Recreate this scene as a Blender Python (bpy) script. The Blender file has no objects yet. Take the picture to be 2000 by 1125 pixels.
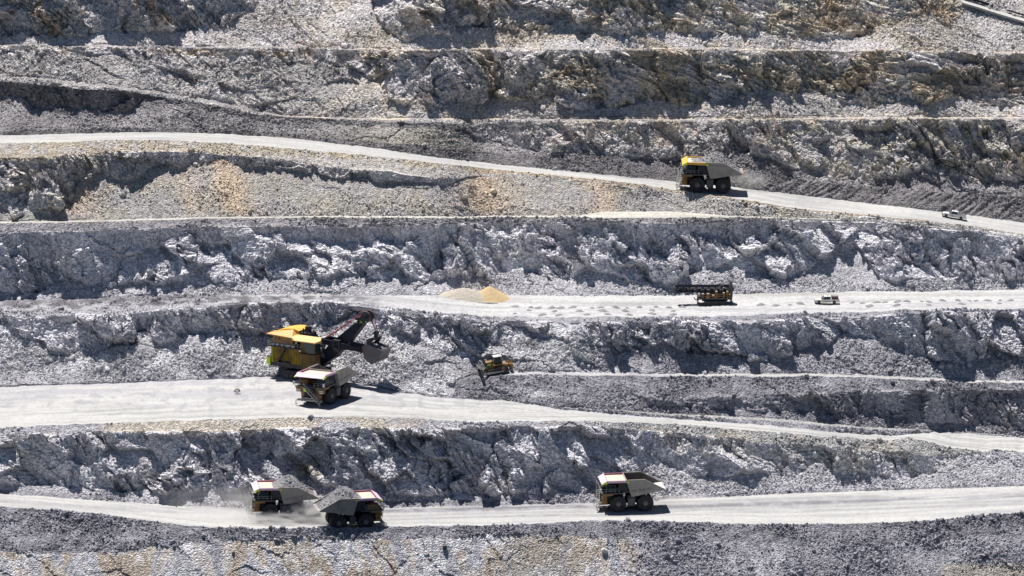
import bpy, math, random
import numpy as np
from mathutils import Vector, Matrix
PI = math.pi
R = math.radians
sc = bpy.context.scene
COL = sc.collection

# ------------------------------------------------------------------ camera
PITCH = R(12.0)          # looking down into the pit
FPX = 16393.0            # focal length measured on a 2000 px wide frame
CAMZ = 430.0
cam_d = bpy.data.cameras.new('camera')
cam_d.sensor_width = 36.0
cam_d.lens = FPX * 36.0 / 2000.0
cam_d.clip_start = 5.0
cam_d.clip_end = 9000.0
cam = bpy.data.objects.new('camera', cam_d)
COL.objects.link(cam)
cam.location = (0, 0, CAMZ)
cam.rotation_euler = (R(90) - PITCH, 0, 0)
sc.camera = cam

# ------------------------------------------------------------------ light
SUN_DIR = Vector((-0.21, 0.36, 1.0)).normalized()      # towards the sun: behind the wall, a little left
SUN_EL = math.asin(SUN_DIR.z)
world = bpy.data.worlds.new("World")
sc.world = world
world.use_nodes = True
wn = world.node_tree
for n in list(wn.nodes):
    wn.nodes.remove(n)
wo = wn.nodes.new('ShaderNodeOutputWorld')
bg = wn.nodes.new('ShaderNodeBackground')
sky = wn.nodes.new('ShaderNodeTexSky')
sky.sky_type = 'NISHITA'
sky.sun_disc = False
sky.sun_elevation = SUN_EL
sky.sun_rotation = math.atan2(SUN_DIR.x, SUN_DIR.y)
sky.altitude = 3500
sky.air_density = 0.9
sky.dust_density = 0.3
sky.ozone_density = 3.0
bg.inputs['Strength'].default_value = 0.05
wn.links.new(sky.outputs[0], bg.inputs['Color'])
wn.links.new(bg.outputs[0], wo.inputs['Surface'])
sun_d = bpy.data.lights.new('sun', 'SUN')
sun_d.energy = 4.9
sun_d.angle = R(0.5)
sun_d.color = (1.0, 0.965, 0.92)
sun = bpy.data.objects.new('sun', sun_d)
COL.objects.link(sun)
sun.rotation_euler = SUN_DIR.to_track_quat('Z', 'Y').to_euler()
sc.view_settings.view_transform = 'Standard'
sc.view_settings.look = 'None'
sc.view_settings.exposure = 0.38
sc.view_settings.gamma = 1.0
sc.render.filter_size = 1.0
sc.cycles.max_bounces = 5
sc.cycles.diffuse_bounces = 2
sc.cycles.volume_bounces = 2

# ------------------------------------------------------------------ helpers
def tag(o, label=None, cat=None, group=None, kind=None):
    if label: o['label'] = label
    if cat: o['category'] = cat
    if group: o['group'] = group
    if kind: o['kind'] = kind
    return o

def mat(name, col, rough=0.8, metal=0.0, noise=0.25, nscale=2.0, bump=0.0, dirt=None, spec=0.3):
    """painted / bare surface with procedural wear: colour varied by noise, and dust"""
    m = bpy.data.materials.new(name)
    m.use_nodes = True
    nt = m.node_tree
    b = nt.nodes['Principled BSDF']
    b.inputs['Roughness'].default_value = rough
    b.inputs['Metallic'].default_value = metal
    b.inputs['Specular IOR Level'].default_value = spec
    tc = nt.nodes.new('ShaderNodeTexCoord')
    nz = nt.nodes.new('ShaderNodeTexNoise')
    nz.inputs['Scale'].default_value = nscale
    nz.inputs['Detail'].default_value = 6
    nt.links.new(tc.outputs['Object'], nz.inputs['Vector'])
    mx = nt.nodes.new('ShaderNodeMix'); mx.data_type = 'RGBA'
    c = list(col) + [1]
    if dirt is None:
        dirt = [x * (1 - noise) for x in col]
    mx.inputs['A'].default_value = c
    mx.inputs['B'].default_value = list(dirt) + [1]
    rp = nt.nodes.new('ShaderNodeMapRange')
    rp.inputs['From Min'].default_value = 0.42
    rp.inputs['From Max'].default_value = 0.68
    nt.links.new(nz.outputs['Fac'], rp.inputs['Value'])
    nt.links.new(rp.outputs[0], mx.inputs['Factor'])
    nt.links.new(mx.outputs['Result'], b.inputs['Base Color'])
    if bump:
        bp = nt.nodes.new('ShaderNodeBump')
        bp.inputs['Strength'].default_value = bump
        bp.inputs['Distance'].default_value = 0.05
        n2 = nt.nodes.new('ShaderNodeTexNoise'); n2.inputs['Scale'].default_value = nscale * 8
        nt.links.new(tc.outputs['Object'], n2.inputs['Vector'])
        nt.links.new(n2.outputs['Fac'], bp.inputs['Height'])
        nt.links.new(bp.outputs[0], b.inputs['Normal'])
    return m

# ------------------------------------------------------------------ numpy noise
rs = np.random.RandomState(11)
TB = 256
TBL = rs.rand(8, TB, TB).astype(np.float32)
GA = (TBL[0] * 2 * np.pi)
GX = np.cos(GA).astype(np.float32); GY = np.sin(GA).astype(np.float32)

def perlin(x, y, s=0):
    x = x + s * 17.31; y = y + s * 9.77
    xf = np.floor(x); yf = np.floor(y)
    ix = xf.astype(np.int32); iy = yf.astype(np.int32)
    fx = (x - xf).astype(np.float32); fy = (y - yf).astype(np.float32)
    u = fx * fx * fx * (fx * (fx * 6 - 15) + 10)
    v = fy * fy * fy * (fy * (fy * 6 - 15) + 10)
    def g(i, j, dx, dy):
        a = (ix + i) & 255; b = (iy + j) & 255
        return GX[a, b] * dx + GY[a, b] * dy
    n0 = g(0, 0, fx, fy) * (1 - u) + g(1, 0, fx - 1, fy) * u
    n1 = g(0, 1, fx, fy - 1) * (1 - u) + g(1, 1, fx - 1, fy - 1) * u
    return (n0 * (1 - v) + n1 * v) * 1.5

def fbm(x, y, o=4, s=0, gain=0.5):
    t = 0; a = 1.0
    for k in range(o):
        t = t + a * perlin(x * 2 ** k, y * 2 ** k, s + k * 3)
        a *= gain
    return t

def facets(x, y, s=0, tilt=0.9, cone=0.9, hv=0.7):
    """continuous field of broken planes: maximum of one tilted plane per jittered cell"""
    x = (x + s * 31.7).astype(np.float32); y = (y + s * 13.3).astype(np.float32)
    xf = np.floor(x); yf = np.floor(y)
    ix = xf.astype(np.int32); iy = yf.astype(np.int32)
    fx = x - xf; fy = y - yf
    best = np.full(x.shape, -9.0, np.float32)
    T = TBL
    HV = (T[2] * hv).astype(np.float32)
    TX = ((T[3] - 0.5) * 2 * tilt).astype(np.float32)
    TY = ((T[4] - 0.5) * 2 * tilt).astype(np.float32)
    for i in (-1, 0, 1):
        for j in (-1, 0, 1):
            a = (ix + i) & 255; b = (iy + j) & 255
            dx = fx - i - T[5][a, b]; dy = fy - j - T[6][a, b]
            v = HV[a, b] + TX[a, b] * dx + TY[a, b] * dy - cone * np.sqrt(dx * dx + dy * dy)
            np.maximum(best, v, out=best)
    return best

def stones(x, y, s=0):
    """rounded-angular stones of uneven size sitting side by side"""
    x = (x + s * 21.7).astype(np.float32); y = (y + s * 43.3).astype(np.float32)
    xf = np.floor(x); yf = np.floor(y)
    ix = xf.astype(np.int32); iy = yf.astype(np.int32)
    fx = x - xf; fy = y - yf
    best = np.zeros(x.shape, np.float32)
    T = TBL
    RR = (0.08 + 0.62 * T[7] ** 2.2).astype(np.float32)
    for i in (-1, 0, 1):
        for j in (-1, 0, 1):
            a = (ix + i) & 255; b = (iy + j) & 255
            dx = fx - i - T[5][a, b]; dy = fy - j - T[6][a, b]
            r = RR[a, b]
            v = (r - np.maximum(np.abs(dx + dy * 0.5), np.abs(dy - dx * 0.3))) * 1.6
            np.minimum(v, r * 0.9 + (T[3][a, b] - .5) * dx * 1.5 + (T[4][a, b] - .2) * dy * 1.5, out=v)
            np.maximum(best, v, out=best)
    return best

def slabs(x, y, s, lit=.55, g1=-.42, g2=.40, gl=.35, hv=.5, asp=1.0):
    """broken rock: every jittered cell is one flat slab, leaning back (catches sun) or standing steep"""
    x = (x + s * 11.7).astype(np.float32); y = (y + s * 5.3).astype(np.float32)
    xf = np.floor(x); yf = np.floor(y)
    ix = xf.astype(np.int32); iy = yf.astype(np.int32)
    fx = x - xf; fy = y - yf
    bd = np.full(x.shape, 99.0, np.float32); out = np.zeros(x.shape, np.float32)
    T = TBL
    for i in (-1, 0, 1):
        for j in (-1, 0, 1):
            a = (ix + i) & 255; b = (iy + j) & 255
            dx = fx - i - T[5][a, b]; dy = fy - j - T[6][a, b]
            dd = dx * dx + dy * dy
            k = dd < bd
            G = np.where(T[(s) % 8][a, b] < lit, g1, g2)
            v = (T[2][a, b] - .5) * hv + (T[3][a, b] - .5) * 2 * gl * dx * asp + G * (.6 + .8 * T[4][a, b]) * dy
            out = np.where(k, v, out); bd = np.where(k, dd, bd)
    return out
# ------------------------------------------------------------------ the pit wall
# The wall is followed from its foot to its top as a chain of bands; each band has a real slope
# (bench floor, road, berm, talus, rock face), so depth and height follow from slope and rise.
CP, SP = math.cos(PITCH), math.sin(PITCH)
def ray_m(py):
    v = (562.5 - py) / FPX
    return (-SP + v * CP) / (CP + v * SP)
def world_x(px, py, Y):
    v = (562.5 - py) / FPX
    return (px - 1000.0) / FPX * Y / (CP + v * SP)
def py_of(Y, Z):
    m = (Z - CAMZ) / Y
    v = (m * CP + SP) / (CP - m * SP)
    return 562.5 - v * FPX

STEPX = 1.15
PX = np.arange(-230, 2230.1, STEPX)
NC = len(PX)
def L(s):
    a = np.array([[float(q) for q in p.split(':')] for p in s.split()])
    return np.interp(PX, a[:, 0], a[:, 1])
def wob(px_amp, wl, s, o=3):
    return px_amp * fbm(PX / wl, np.zeros(NC) + .37, o, s)

L1a = L('0:1078 150:1082 300:1070 400:1060 600:1054 800:1052 1000:1046 1150:1048 1300:1056 1500:1062 1700:1060 2000:1045')
R1lo = L('0:990 150:1000 300:1018 400:1029 500:1033 650:1031 800:1028 1000:1025 1150:1018 1300:1019 1500:1025 1700:1021 1800:1017 1900:1008 2000:1000')
R1hi = L('0:964 200:978 350:988 487:993 755:992 1140:983 1300:976 1545:964 2000:949')
F1 = R1hi - L('0:8 200:12 500:11 700:13 1000:11 1200:5 1500:4 2000:4')
T1 = L('0:945 100:948 200:955 350:965 470:955 520:940 600:938 700:962 850:970 1000:966 1100:962 1180:958 1230:925 1300:905 1350:928 1420:935 1490:918 1540:935 1600:902 1650:928 1700:925 1760:938 1820:925 1880:885 2000:880')
C1 = L('0:856 100:850 200:845 350:847 500:844 560:838 700:839 850:841 1000:836 1150:834 1300:846 1500:866 1700:884 1850:892 1900:888 2000:905')
R2lo = L('0:836 100:831 200:827 350:823 500:818 650:814 800:817 900:824 1130:822 1200:824 1300:827 1400:836 1500:843 1600:852 1700:858 1740:861 1775:854 1810:863 1860:874 1950:885 2000:887')
R2hi = L('0:755 200:750 350:743 490:738 560:733 640:735 700:748 780:766 850:776 1000:784 1100:800 1200:809 1300:817 1500:831 1650:846 1770:851 1795:846 1830:843 2000:855')
W2 = np.minimum(R2hi - .3, L('0:755 780:766 1100:797 1200:803 1300:811 1500:822 1700:839 1790:842 1830:842 2000:853') )
S2 = np.minimum(W2 - .3, L('0:1000 1080:1000 1100:796 1200:800 1300:807 1500:817 1700:834 1790:838 1830:841 2000:852'))
TM = np.minimum(S2 - .3, L('0:1000 840:1000 880:768 900:765 1000:772 1100:781 1350:800 1500:803 1700:812 1850:826 2000:834'))
CM = np.minimum(TM - .3, L('0:1000 860:1000 900:752 1000:756 1100:768 1300:781 1500:776 1700:766 1900:762 2000:762'))
M1 = np.minimum(CM - .3, L('0:1000 860:1000 890:746 930:738 1000:733 1200:733 1300:735 1600:735 1800:742 1900:748 2000:748'))
M2 = M1 - L('0:.3 890:.3 930:7 1000:7 1100:5 2000:5')
T2 = L('0:655 60:658 85:688 130:686 180:690 230:678 300:662 340:668 370:652 440:664 500:655 560:652 640:632 700:625 750:640 800:652 865:688 900:694 940:688 980:664 1050:654 1120:652 1165:672 1200:690 1250:684 1290:668 1330:692 1400:688 1430:700 1470:706 1520:702 1560:696 1590:668 1620:676 1645:650 1680:646 1710:668 1740:676 1770:694 1820:700 1870:706 1950:704 2000:700')
C2 = L('0:620 100:622 200:618 300:611 400:603 450:597 500:593 650:592 700:602 780:613 850:623 950:629 1150:632 1300:634 1450:630 1600:626 1700:620 1800:613 2000:611')
D1 = L('0:606 100:608 200:606 350:600 420:594 500:586 650:587 700:592 780:601 850:611 950:617 1100:619 1300:620 1500:615 1650:611 1800:604 2000:603')
D2 = L('0:586 200:582 400:576 600:574 700:577 900:577 1200:578 1400:576 1500:573 1700:570 2000:566')
T3 = L('0:572 50:574 90:566 110:546 140:548 180:560 200:556 215:566 260:552 300:556 340:548 400:552 450:556 500:548 600:544 650:538 750:548 850:545 950:540 1000:528 1050:530 1080:543 1120:536 1150:520 1200:538 1260:552 1300:555 1370:530 1440:524 1500:546 1560:540 1610:505 1640:482 1680:480 1700:512 1720:548 1800:548 1900:545 2000:550')
S3 = L('0:474 50:478 70:520 130:500 180:480 250:500 280:470 330:475 370:455 400:470 430:468 480:450 530:465 600:462 650:474 690:464 750:458 800:470 830:490 870:490 880:455 920:442 1000:440 1080:442 1110:470 1140:440 1180:440 1220:478 1260:480 1290:462 1340:468 1380:450 1420:465 1450:480 1520:440 1560:455 1620:438 1680:450 1740:460 1800:470 1900:476 2000:488')
C3 = L('0:455 200:450 400:443 600:442 700:442 850:439 950:436 1080:433 1200:434 1300:437 1450:433 1530:431 1700:434 1800:445 1900:456 2000:470')
B3a = L('0:436 200:433 400:427 600:425 900:426 1000:424 1100:425 1300:426 1450:424 1550:427 1700:431 1800:441 1900:451 2000:465')
B3b = B3a - L('0:3 1000:3 1130:4 1180:12 1320:13 1420:3 1500:1.5 1650:1 2000:.5')
R3lo = L('0:280 100:278 200:275 300:273 450:280 600:294 700:301 800:313 1000:334 1200:354 1300:368 1400:383 1480:395 1550:406 1600:411 1700:420 1800:430 1900:441 2000:457')
R3hi = L('0:264 150:261 300:258 400:260 550:268 700:285 850:307 1000:324 1200:343 1300:353 1400:361 1480:371 1600:386 1800:409 1900:421 2000:435')
T4 = np.minimum(B3b - .3, np.maximum(R3lo + .6, L('0:400 30:428 60:415 100:425 140:400 150:356 200:338 230:350 250:352 290:330 330:324 350:330 380:318 430:311 480:325 560:332 620:336 660:350 700:345 740:356 800:355 880:358 900:348 1000:340 1200:360 1400:388 1480:400 1600:416 1700:424 2000:461')))
C4 = np.minimum(T4 - .3, np.maximum(R3lo + .3, L('0:314 100:312 125:305 250:298 350:296 420:301 500:307 600:320 700:332 750:336 850:350 900:347 1000:339 1200:359 1400:387 1600:415 1700:423 2000:460')))
W3 = L('0:255 300:251 400:253 550:260 700:276 850:290 950:298 1100:305 1200:308 1350:316 1450:336 1550:350 1650:361 1740:365 1850:378 2000:386')
T5 = L('0:193 30:188 50:196 65:206 100:212 150:207 200:219 255:216 275:196 285:186 330:198 400:214 500:232 600:238 700:245 850:250 950:272 1000:284 1050:296 1100:302 1160:296 1200:305 1300:309 1350:312 1400:324 1450:296 1500:312 1550:332 1650:352 1750:350 1800:330 1850:345 1920:358 2000:352')
C5 = L('0:159 100:166 180:174 200:174 270:181 330:192 400:203 500:223 550:229 700:236 900:242 1130:240 1300:242 1500:241 1700:236 2000:237')
B5 = L('0:148 100:155 200:165 300:179 400:195 500:215 560:226 700:230 900:231 1100:232 1300:232 1500:231 1700:229 2000:229')
T6 = L('0:104 300:108 600:112 680:130 720:150 760:196 790:206 820:192 860:212 900:196 940:206 965:190 1000:198 1050:200 1085:192 1110:210 1150:212 1200:208 1260:196 1330:206 1400:196 1460:184 1500:174 1530:186 1600:176 1640:196 1700:208 1760:196 1800:208 1860:190 1940:206 2000:200')
C6 = L('0:93 200:95 400:97 600:99 640:97 700:100 800:103 900:102 1000:98 1100:102 1300:104 1400:101 1500:104 1600:101 1700:104 1800:104 2000:112')
B6 = L('0:86 300:89 600:93 700:95 800:97 950:92 1200:95 1350:93 1500:95 1700:97 2000:102')
T7 = L('-230:70 0:70 80:67 170:71 230:63 300:60 330:66 360:64 400:46 430:56 470:36 500:5 530:-40 600:-70 700:-70 735:20 760:62 790:82 830:62 870:74 930:58 960:55 1010:63 1100:68 1200:67 1260:59 1300:62 1380:70 1440:65 1500:64 1540:70 1600:74 1700:72 1730:44 1780:34 1815:20 1850:62 1890:10 1930:-40 2230:-60')
C7 = L('0:-80 2000:-78')

# talus lines are ragged fans, crests only slightly uneven
for k, (a, wl, s) in {'T1': (8, 45, 1), 'T2': (8, 40, 2), 'T3': (9, 42, 3), 'S3': (13, 30, 4), 'T4': (5, 40, 5),
                      'T5': (6, 40, 6), 'T6': (7, 36, 7), 'T7': (8, 36, 8), 'C1': (2.2, 60, 9), 'C2': (3, 50, 10), 'C3': (1.6, 50, 11),
                      'C4': (2, 40, 12), 'C5': (2, 50, 13), 'C6': (3, 50, 14), 'L1a': (6, 60, 15), 'W3': (3, 40, 16), 'TM': (4, 40, 17), 'CM': (4, 40, 18),
                      'R1lo': (1.3, 40, 19), 'R2lo': (1.5, 40, 20), 'D1': (2.0, 40, 21), 'R3lo': (1.2, 40, 22), 'R2hi': (2.0, 40, 23), 'R1hi': (1.0, 40, 24), 'R3hi': (0.8, 40, 25),
                      'D2': (1.5, 60, 26), 'M1': (2.0, 60, 27), 'B5': (1.2, 60, 28), 'B6': (2.2, 60, 29)}.items():
    globals()[k] = globals()[k] + wob(a, wl, s)
T5 = np.minimum(T5, W3 - 1)
T6 = np.maximum(T6, C6 + 3)

def X_(s):            # x dependent parameter
    return L(s) if isinstance(s, str) else np.full(NC, float(s))

def smooth_x(v, n):
    p = np.pad(v, n, mode='reflect', reflect_type='odd')
    for _ in range(2):
        c = np.cumsum(np.insert(p, 0, 0.0))
        w = n // 2 * 2 + 1
        q = (c[w:] - c[:-w]) / w
        p = np.pad(q, (len(p) - len(q)) // 2, mode='edge')
    return p[n:n + len(v)]
# name, object, top line | drop height, slope deg, cliff weight, rubble weight, colour key
BANDS = [
    ('foot',   'rock_slope', L('0:1130 2000:1130'),   X_('0:50 1150:50 1300:38 2000:38'), X_('0:.06 1150:.06 1300:.02 2000:.02'), X_('0:.22 1150:.25 1300:1.0'), 'streak'),
    ('low',    'rock_slope', L1a,   X_('0:50 1150:50 1300:38 2000:38'), X_('0:.07 1150:.07 1300:.03 2000:.03'), X_('0:.22 1150:.25 1300:1.0'), 'streak'),
    ('berm1',  'rock_slope', R1lo,  X_('0:36 2000:37'), X_(0.03), X_(1.0), 'dark'),
    ('drop1',  'haul_road',  ('drop', X_('0:.5 400:.5 600:1.1 1000:1.0 1300:.8 2000:.6')), None, X_(0), X_(.7), 'dark'),
    ('road1',  'haul_road',  R1hi,  X_(0.6), X_(0), X_(0.0), 'road'),
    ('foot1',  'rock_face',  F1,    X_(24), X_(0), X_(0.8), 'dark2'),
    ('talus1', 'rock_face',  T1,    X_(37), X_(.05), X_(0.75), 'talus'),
    ('cliff1', 'rock_face',  C1,    X_('0:60 150:60 300:58 500:66 700:66 1200:64 1260:52 1350:56 1800:56 1880:45 2000:42'), X_('0:1 1180:1.1 1260:.6 1400:.8 1750:.7 1880:.2 2000:.15'), X_(.35), 'cliff'),
    ('berm2',  'rock_face',  R2lo,  X_(38), X_(0.05), X_('0:.6 200:.3 600:.15 750:.3 900:.6 2000:.8'), 'tanberm'),
    ('drop2',  'haul_road',  ('drop', X_('0:.3 700:.3 1000:.6 2000:.6')), None, X_(0), X_(.6), 'dark2'),
    ('road2',  'haul_road',  R2hi,  X_(0.4), X_(0), X_('0:0.0'), 'road2'),
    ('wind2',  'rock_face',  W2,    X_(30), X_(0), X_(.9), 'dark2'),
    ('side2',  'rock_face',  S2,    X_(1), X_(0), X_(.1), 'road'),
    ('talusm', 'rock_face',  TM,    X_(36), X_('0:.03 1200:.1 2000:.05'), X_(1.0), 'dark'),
    ('cliffm', 'rock_face',  CM,    X_('0:38 1200:42 1400:66 2000:72'), X_('0:.1 1150:.15 1350:.6 2000:.75'), X_(.6), 'darkcliff'),
    ('slopem', 'rock_face',  M1,    X_(33), X_(.05), X_(1.0), 'dark'),
    ('track',  'bench_floor', M2,   X_(1), X_(0), X_(.25), 'trackm'),
    ('talus2', 'rock_face',  T2,    X_('0:37 940:37 1000:42 1140:42 1200:36 2000:35'), X_('0:.05 800:.1 960:.35 1120:.35 1200:.12 2000:.08'), X_(1.05), 'talus2'),
    ('cliff2', 'rock_face',  C2,    X_('0:58 300:62 480:68 600:68 700:54 830:54 900:60 980:46 1120:48 1180:70 1450:70 1580:64 1660:50 1720:64 2000:66'), X_('0:.9 600:1 830:.75 960:.7 1120:.7 1200:1 2000:1.1'), X_(.35), 'cliff'),
    ('berm3',  'bench_floor', D1,   X_(36), X_(.05), X_(.9), 'talus2'),
    ('dropd',  'bench_floor', ('drop', X_('0:.8 500:.8 700:.3 2000:.2')), None, X_(0), X_(.6), 'dark2'),
    ('drill',  'bench_floor', D2,   X_('0:2 700:1 2000:.5'), X_(0), X_('0:.8 400:.7 640:.3 760:.06 2000:.05'), 'bench'),
    ('talus3', 'rock_face',  T3,    X_(36), X_(.08), X_(.75), 'talus'),
    ('cliff3', 'rock_face',  S3,    X_('0:70 60:74 260:70 300:56 450:52 600:50 860:56 900:45 1060:45 1100:58 1270:56 1320:47 1400:47 1450:52 1600:52 1720:46 2000:54'), X_(1.0), X_(.35), 'cliffw'),
    ('shade3', 'rock_face',  C3,    X_('0:88 1600:87 1760:66 2000:62'), X_('0:.3 1600:.4 2000:.8'), X_(.1), 'cliff'),
    ('berm4',  'rock_face',  B3a,   X_(36), X_(.03), X_(.9), 'dark2'),
    ('bench3', 'bench_floor', B3b,  X_(1), X_(0), X_(.1), 'road'),
    ('talus4', 'rock_face',  T4,    X_(38), X_('0:.2 150:.15 200:.03 2000:.03'), X_('0:.45 2000:.65'), 'talus4'),
    ('cliff4', 'rock_face',  C4,    X_('0:66 110:70 180:80 900:82 950:50 2000:40'), X_('0:1 150:.9 200:.55 860:.5 920:.05 2000:0'), X_(.2), 'cliff'),
    ('berm5',  'rock_face',  R3lo,  X_(34), X_(.04), X_('0:.2 500:.4 900:.5 2000:.5'), 'tan4'),
    ('drop3',  'haul_road',  ('drop', X_(.25)), None, X_(0), X_(.3), 'tan4'),
    ('road3',  'haul_road',  R3hi,  X_(0.5), X_(0), X_(0), 'road'),
    ('wind3',  'rock_face',  W3,    X_('0:36 1000:35 2000:33'), X_(.02), X_(.85), 'vdark'),
    ('talus5', 'rock_face',  T5,    X_(35), X_('0:.06 900:.08 1000:.2 2000:.12'), X_(.85), 'talus5'),
    ('cliff5', 'rock_face',  C5,    X_('0:84 270:84 290:45 900:42 960:54 1100:54 1200:50 1400:48 1700:50 1800:54 2000:56'), X_('0:.45 265:.45 290:.15 900:.2 960:.6 1200:.6 1400:.8 2000:1'), X_('0:.2 270:.2 300:.9 900:.8 1000:.3 2000:.4'), 'cliff5'),
    ('berm6', 'rock_face', B5+2.5,   X_(34), X_(0.03), X_('0:.8 350:.8 700:.6 2000:.6'), 'berm6'),
    ('drop5',  'bench_floor', ('drop', X_(.25)), None, X_(0), X_(.5), 'berm6'),
    ('bench5', 'bench_floor', B5,   X_(1.5), X_(0), X_('0:.7 350:.6 500:.2 700:.25 900:.25 2000:.2'), 'bench5'),
    ('talus6', 'rock_face',  T6,    X_('0:39 700:42 2000:36'), X_('0:.10 250:.15 350:.40 520:.50 640:.25 760:.10 1000:.07 1400:.07 1600:.15 2000:.12'), X_('0:1.0 2000:.75'), 'talus6'),
    ('cliff6', 'rock_face',  C6,    X_('0:48 600:50 700:56 760:64 1300:72 1480:70 1560:60 1800:56 2000:54'), X_('0:.4 600:.5 750:1 2000:1.2'), X_(.3), 'cliff6'),
    ('berm7', 'rock_face', B6+1.8,   X_(34), X_(0.03), X_(.8), 'berm6'),
    ('drop6',  'bench_floor', ('drop', X_(.25)), None, X_(0), X_(.5), 'berm6'),
    ('bench6', 'bench_floor', B6,   X_(2), X_(0), X_(.5), 'bench5'),
    ('talus7', 'rock_face',  T7,    X_(37), X_('0:.08 480:.15 700:.18 900:.04 1200:.05 1350:.08 2000:.08'), X_(.75), 'talus7'),
    ('cliff7', 'rock_face',  C7,    X_('0:72 350:66 450:58 500:42 700:42 760:62 1000:66 1100:58 1300:54 1500:48 1750:48 1800:45 1900:38 2000:38'), X_('0:1.25 450:1 520:.15 700:.3 760:1 1250:1 1500:.8 1750:.9 1900:.2 2000:.05'), X_('0:.3 480:.9 720:.5 760:.3 1800:.5 1900:1 2000:1'), 'cliff7'),
    ('bench7', 'bench_floor', L('0:-96 2000:-96'), X_(1), X_(0), X_(.4), 'talus'),
    ('upper',  'rock_slope', L('0:-330 2000:-330'), X_(44), X_(.5), X_(.6), 'talus7'),
]
STEPY = 1.05
rowsY, rowsZ, rowsP = [], [], []
rowWC, rowWR, rowB = [], [], []
slices = []                       # (object name, first row, last row)
BT = {}                           # start state per band for placing things
cy = np.full(NC, 1330.0); 
def rise(Y, y0, seq):
    Z = CAMZ + ray_m(y0) * Y
    for top, sl in seq:
        t = math.tan(R(sl)) if np.isscalar(sl) else np.tan(np.radians(sl)); m = ray_m(top)
        Y2 = (Z - CAMZ - t * Y) / (m - t); Z = CAMZ + m * Y2; Y = Y2
    return Z
cY = np.full(NC, 1868.0)
_s = X_('0:50 1150:50 1300:38 2000:38')
for _ in range(4):      # plan of the foot chosen so that the lowest road runs level
    z_ = rise(cY, cy, [(L1a, _s), (R1lo, 36.5)])
    z_ = smooth_x(z_, 60)
    cY = cY + (z_ - z_.mean()) / .232
cZ = CAMZ + ray_m(cy) * cY
def addrow(Y, Z, P, wc, wr, bi):
    rowsY.append(Y); rowsZ.append(Z); rowsP.append(P); rowWC.append(wc); rowWR.append(wr); rowB.append(bi)
addrow(cY, cZ, cy, BANDS[0][4], BANDS[0][5], 0)
for bi, (nm, ob, top, slope, wc, wr, ck) in enumerate(BANDS):
    r0 = len(rowsY) - 1
    if isinstance(top, tuple):
        h = top[1]
        n = 6
        Y1, Z1 = cY, cZ
        for k in range(1, n + 1):
            Y = Y1 + h / math.tan(R(36)) * k / n; Z = Z1 - h * k / n
            P = py_of(Y, Z)
            addrow(Y, Z, P, wc, wr, bi)
        cY, cZ, cy = Y, Z, P
    else:
        top = np.minimum(top, cy - 0.25)
        BT[nm] = (cY.copy(), cZ.copy(), slope, cy.copy(), top)
        t = np.tan(np.radians(slope))
        step = STEPY * (3.0 if nm in ('foot', 'upper', 'bench7') else 1.0)
        n = max(2, int(math.ceil(np.percentile(cy - top, 92) / step)))
        Y1, Z1, y1 = cY, cZ, cy
        for k in range(1, n + 1):
            P = y1 + (top - y1) * k / n
            m = ray_m(P)
            Y = (Z1 - CAMZ - t * Y1) / (m - t)
            Z = CAMZ + m * Y
            addrow(Y, Z, P, wc, wr, bi)
        cY, cZ, cy = Y, Z, P
    slices.append((nm, ob, r0, len(rowsY) - 1))
NR = len(rowsY)
GYY = np.array(rowsY); GZZ = np.array(rowsZ); GPP = np.array(rowsP)
GPX = np.broadcast_to(PX, GYY.shape)
# benches keep a smooth plan: small-scale steps of the outlines change heights, not the depth of all above
keys = [0] + [r1 for (nm, ob, r0, r1) in slices if not nm.startswith(('talus', 'cliff', 'wind', 'shade', 'foot', 'low', 'slopem', 'track', 'side'))]
if keys[-1] != NR - 1: keys.append(NR - 1)
dK = np.array([smooth_x(GYY[k], 90) - GYY[k] for k in keys])
ar = np.arange(NR)
kk = np.clip(np.searchsorted(keys, ar, side='right') - 1, 0, len(keys) - 2)
k0 = np.array(keys)[kk]; k1 = np.array(keys)[kk + 1]
fr = ((ar - k0) / (k1 - k0))[:, None]
GYY = GYY + dK[kk] * (1 - fr) + dK[kk + 1] * fr
GZZ = CAMZ + ray_m(GPP) * GYY
v_ = (562.5 - GPP) / FPX
GXX = (GPX - 1000.0) / FPX * GYY / (CP + v_ * SP)
WC = np.array(rowWC); WR = np.array(rowWR); BI = np.array(rowB)
print('terrain grid', NR, NC)

BROW = {nm: (r0, r1) for (nm, ob, r0, r1) in slices}
def ground(band, px, py):
    """world point of the ground of one band under a picture position"""
    r0, r1 = BROW[band]
    c = (px - PX[0]) / STEPX; c0 = int(c); w = c - c0
    def at(arr):
        col = arr[r0:r1 + 1, c0] * (1 - w) + arr[r0:r1 + 1, c0 + 1] * w
        pc = GPP[r0:r1 + 1, c0] * (1 - w) + GPP[r0:r1 + 1, c0 + 1] * w
        return float(np.interp(-py, -pc, col))
    Y = at(GYY)
    return Vector((world_x(px, py, Y), Y, CAMZ + ray_m(py) * Y))

def blur_rows(a, n):
    o = a.copy()
    for k in range(1, n + 1):
        up = np.vstack([a[k:], np.repeat(a[-1:], k, 0)]); dn = np.vstack([np.repeat(a[:1], k, 0), a[:-k]])
        o += up + dn
    return o / (2 * n + 1)
WCb = blur_rows(WC, 4); WRb = blur_rows(WR, 2)

def sm(x, a, b):
    t = np.clip((x - a) / (b - a), 0, 1)
    return t * t * (3 - 2 * t)
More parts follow.
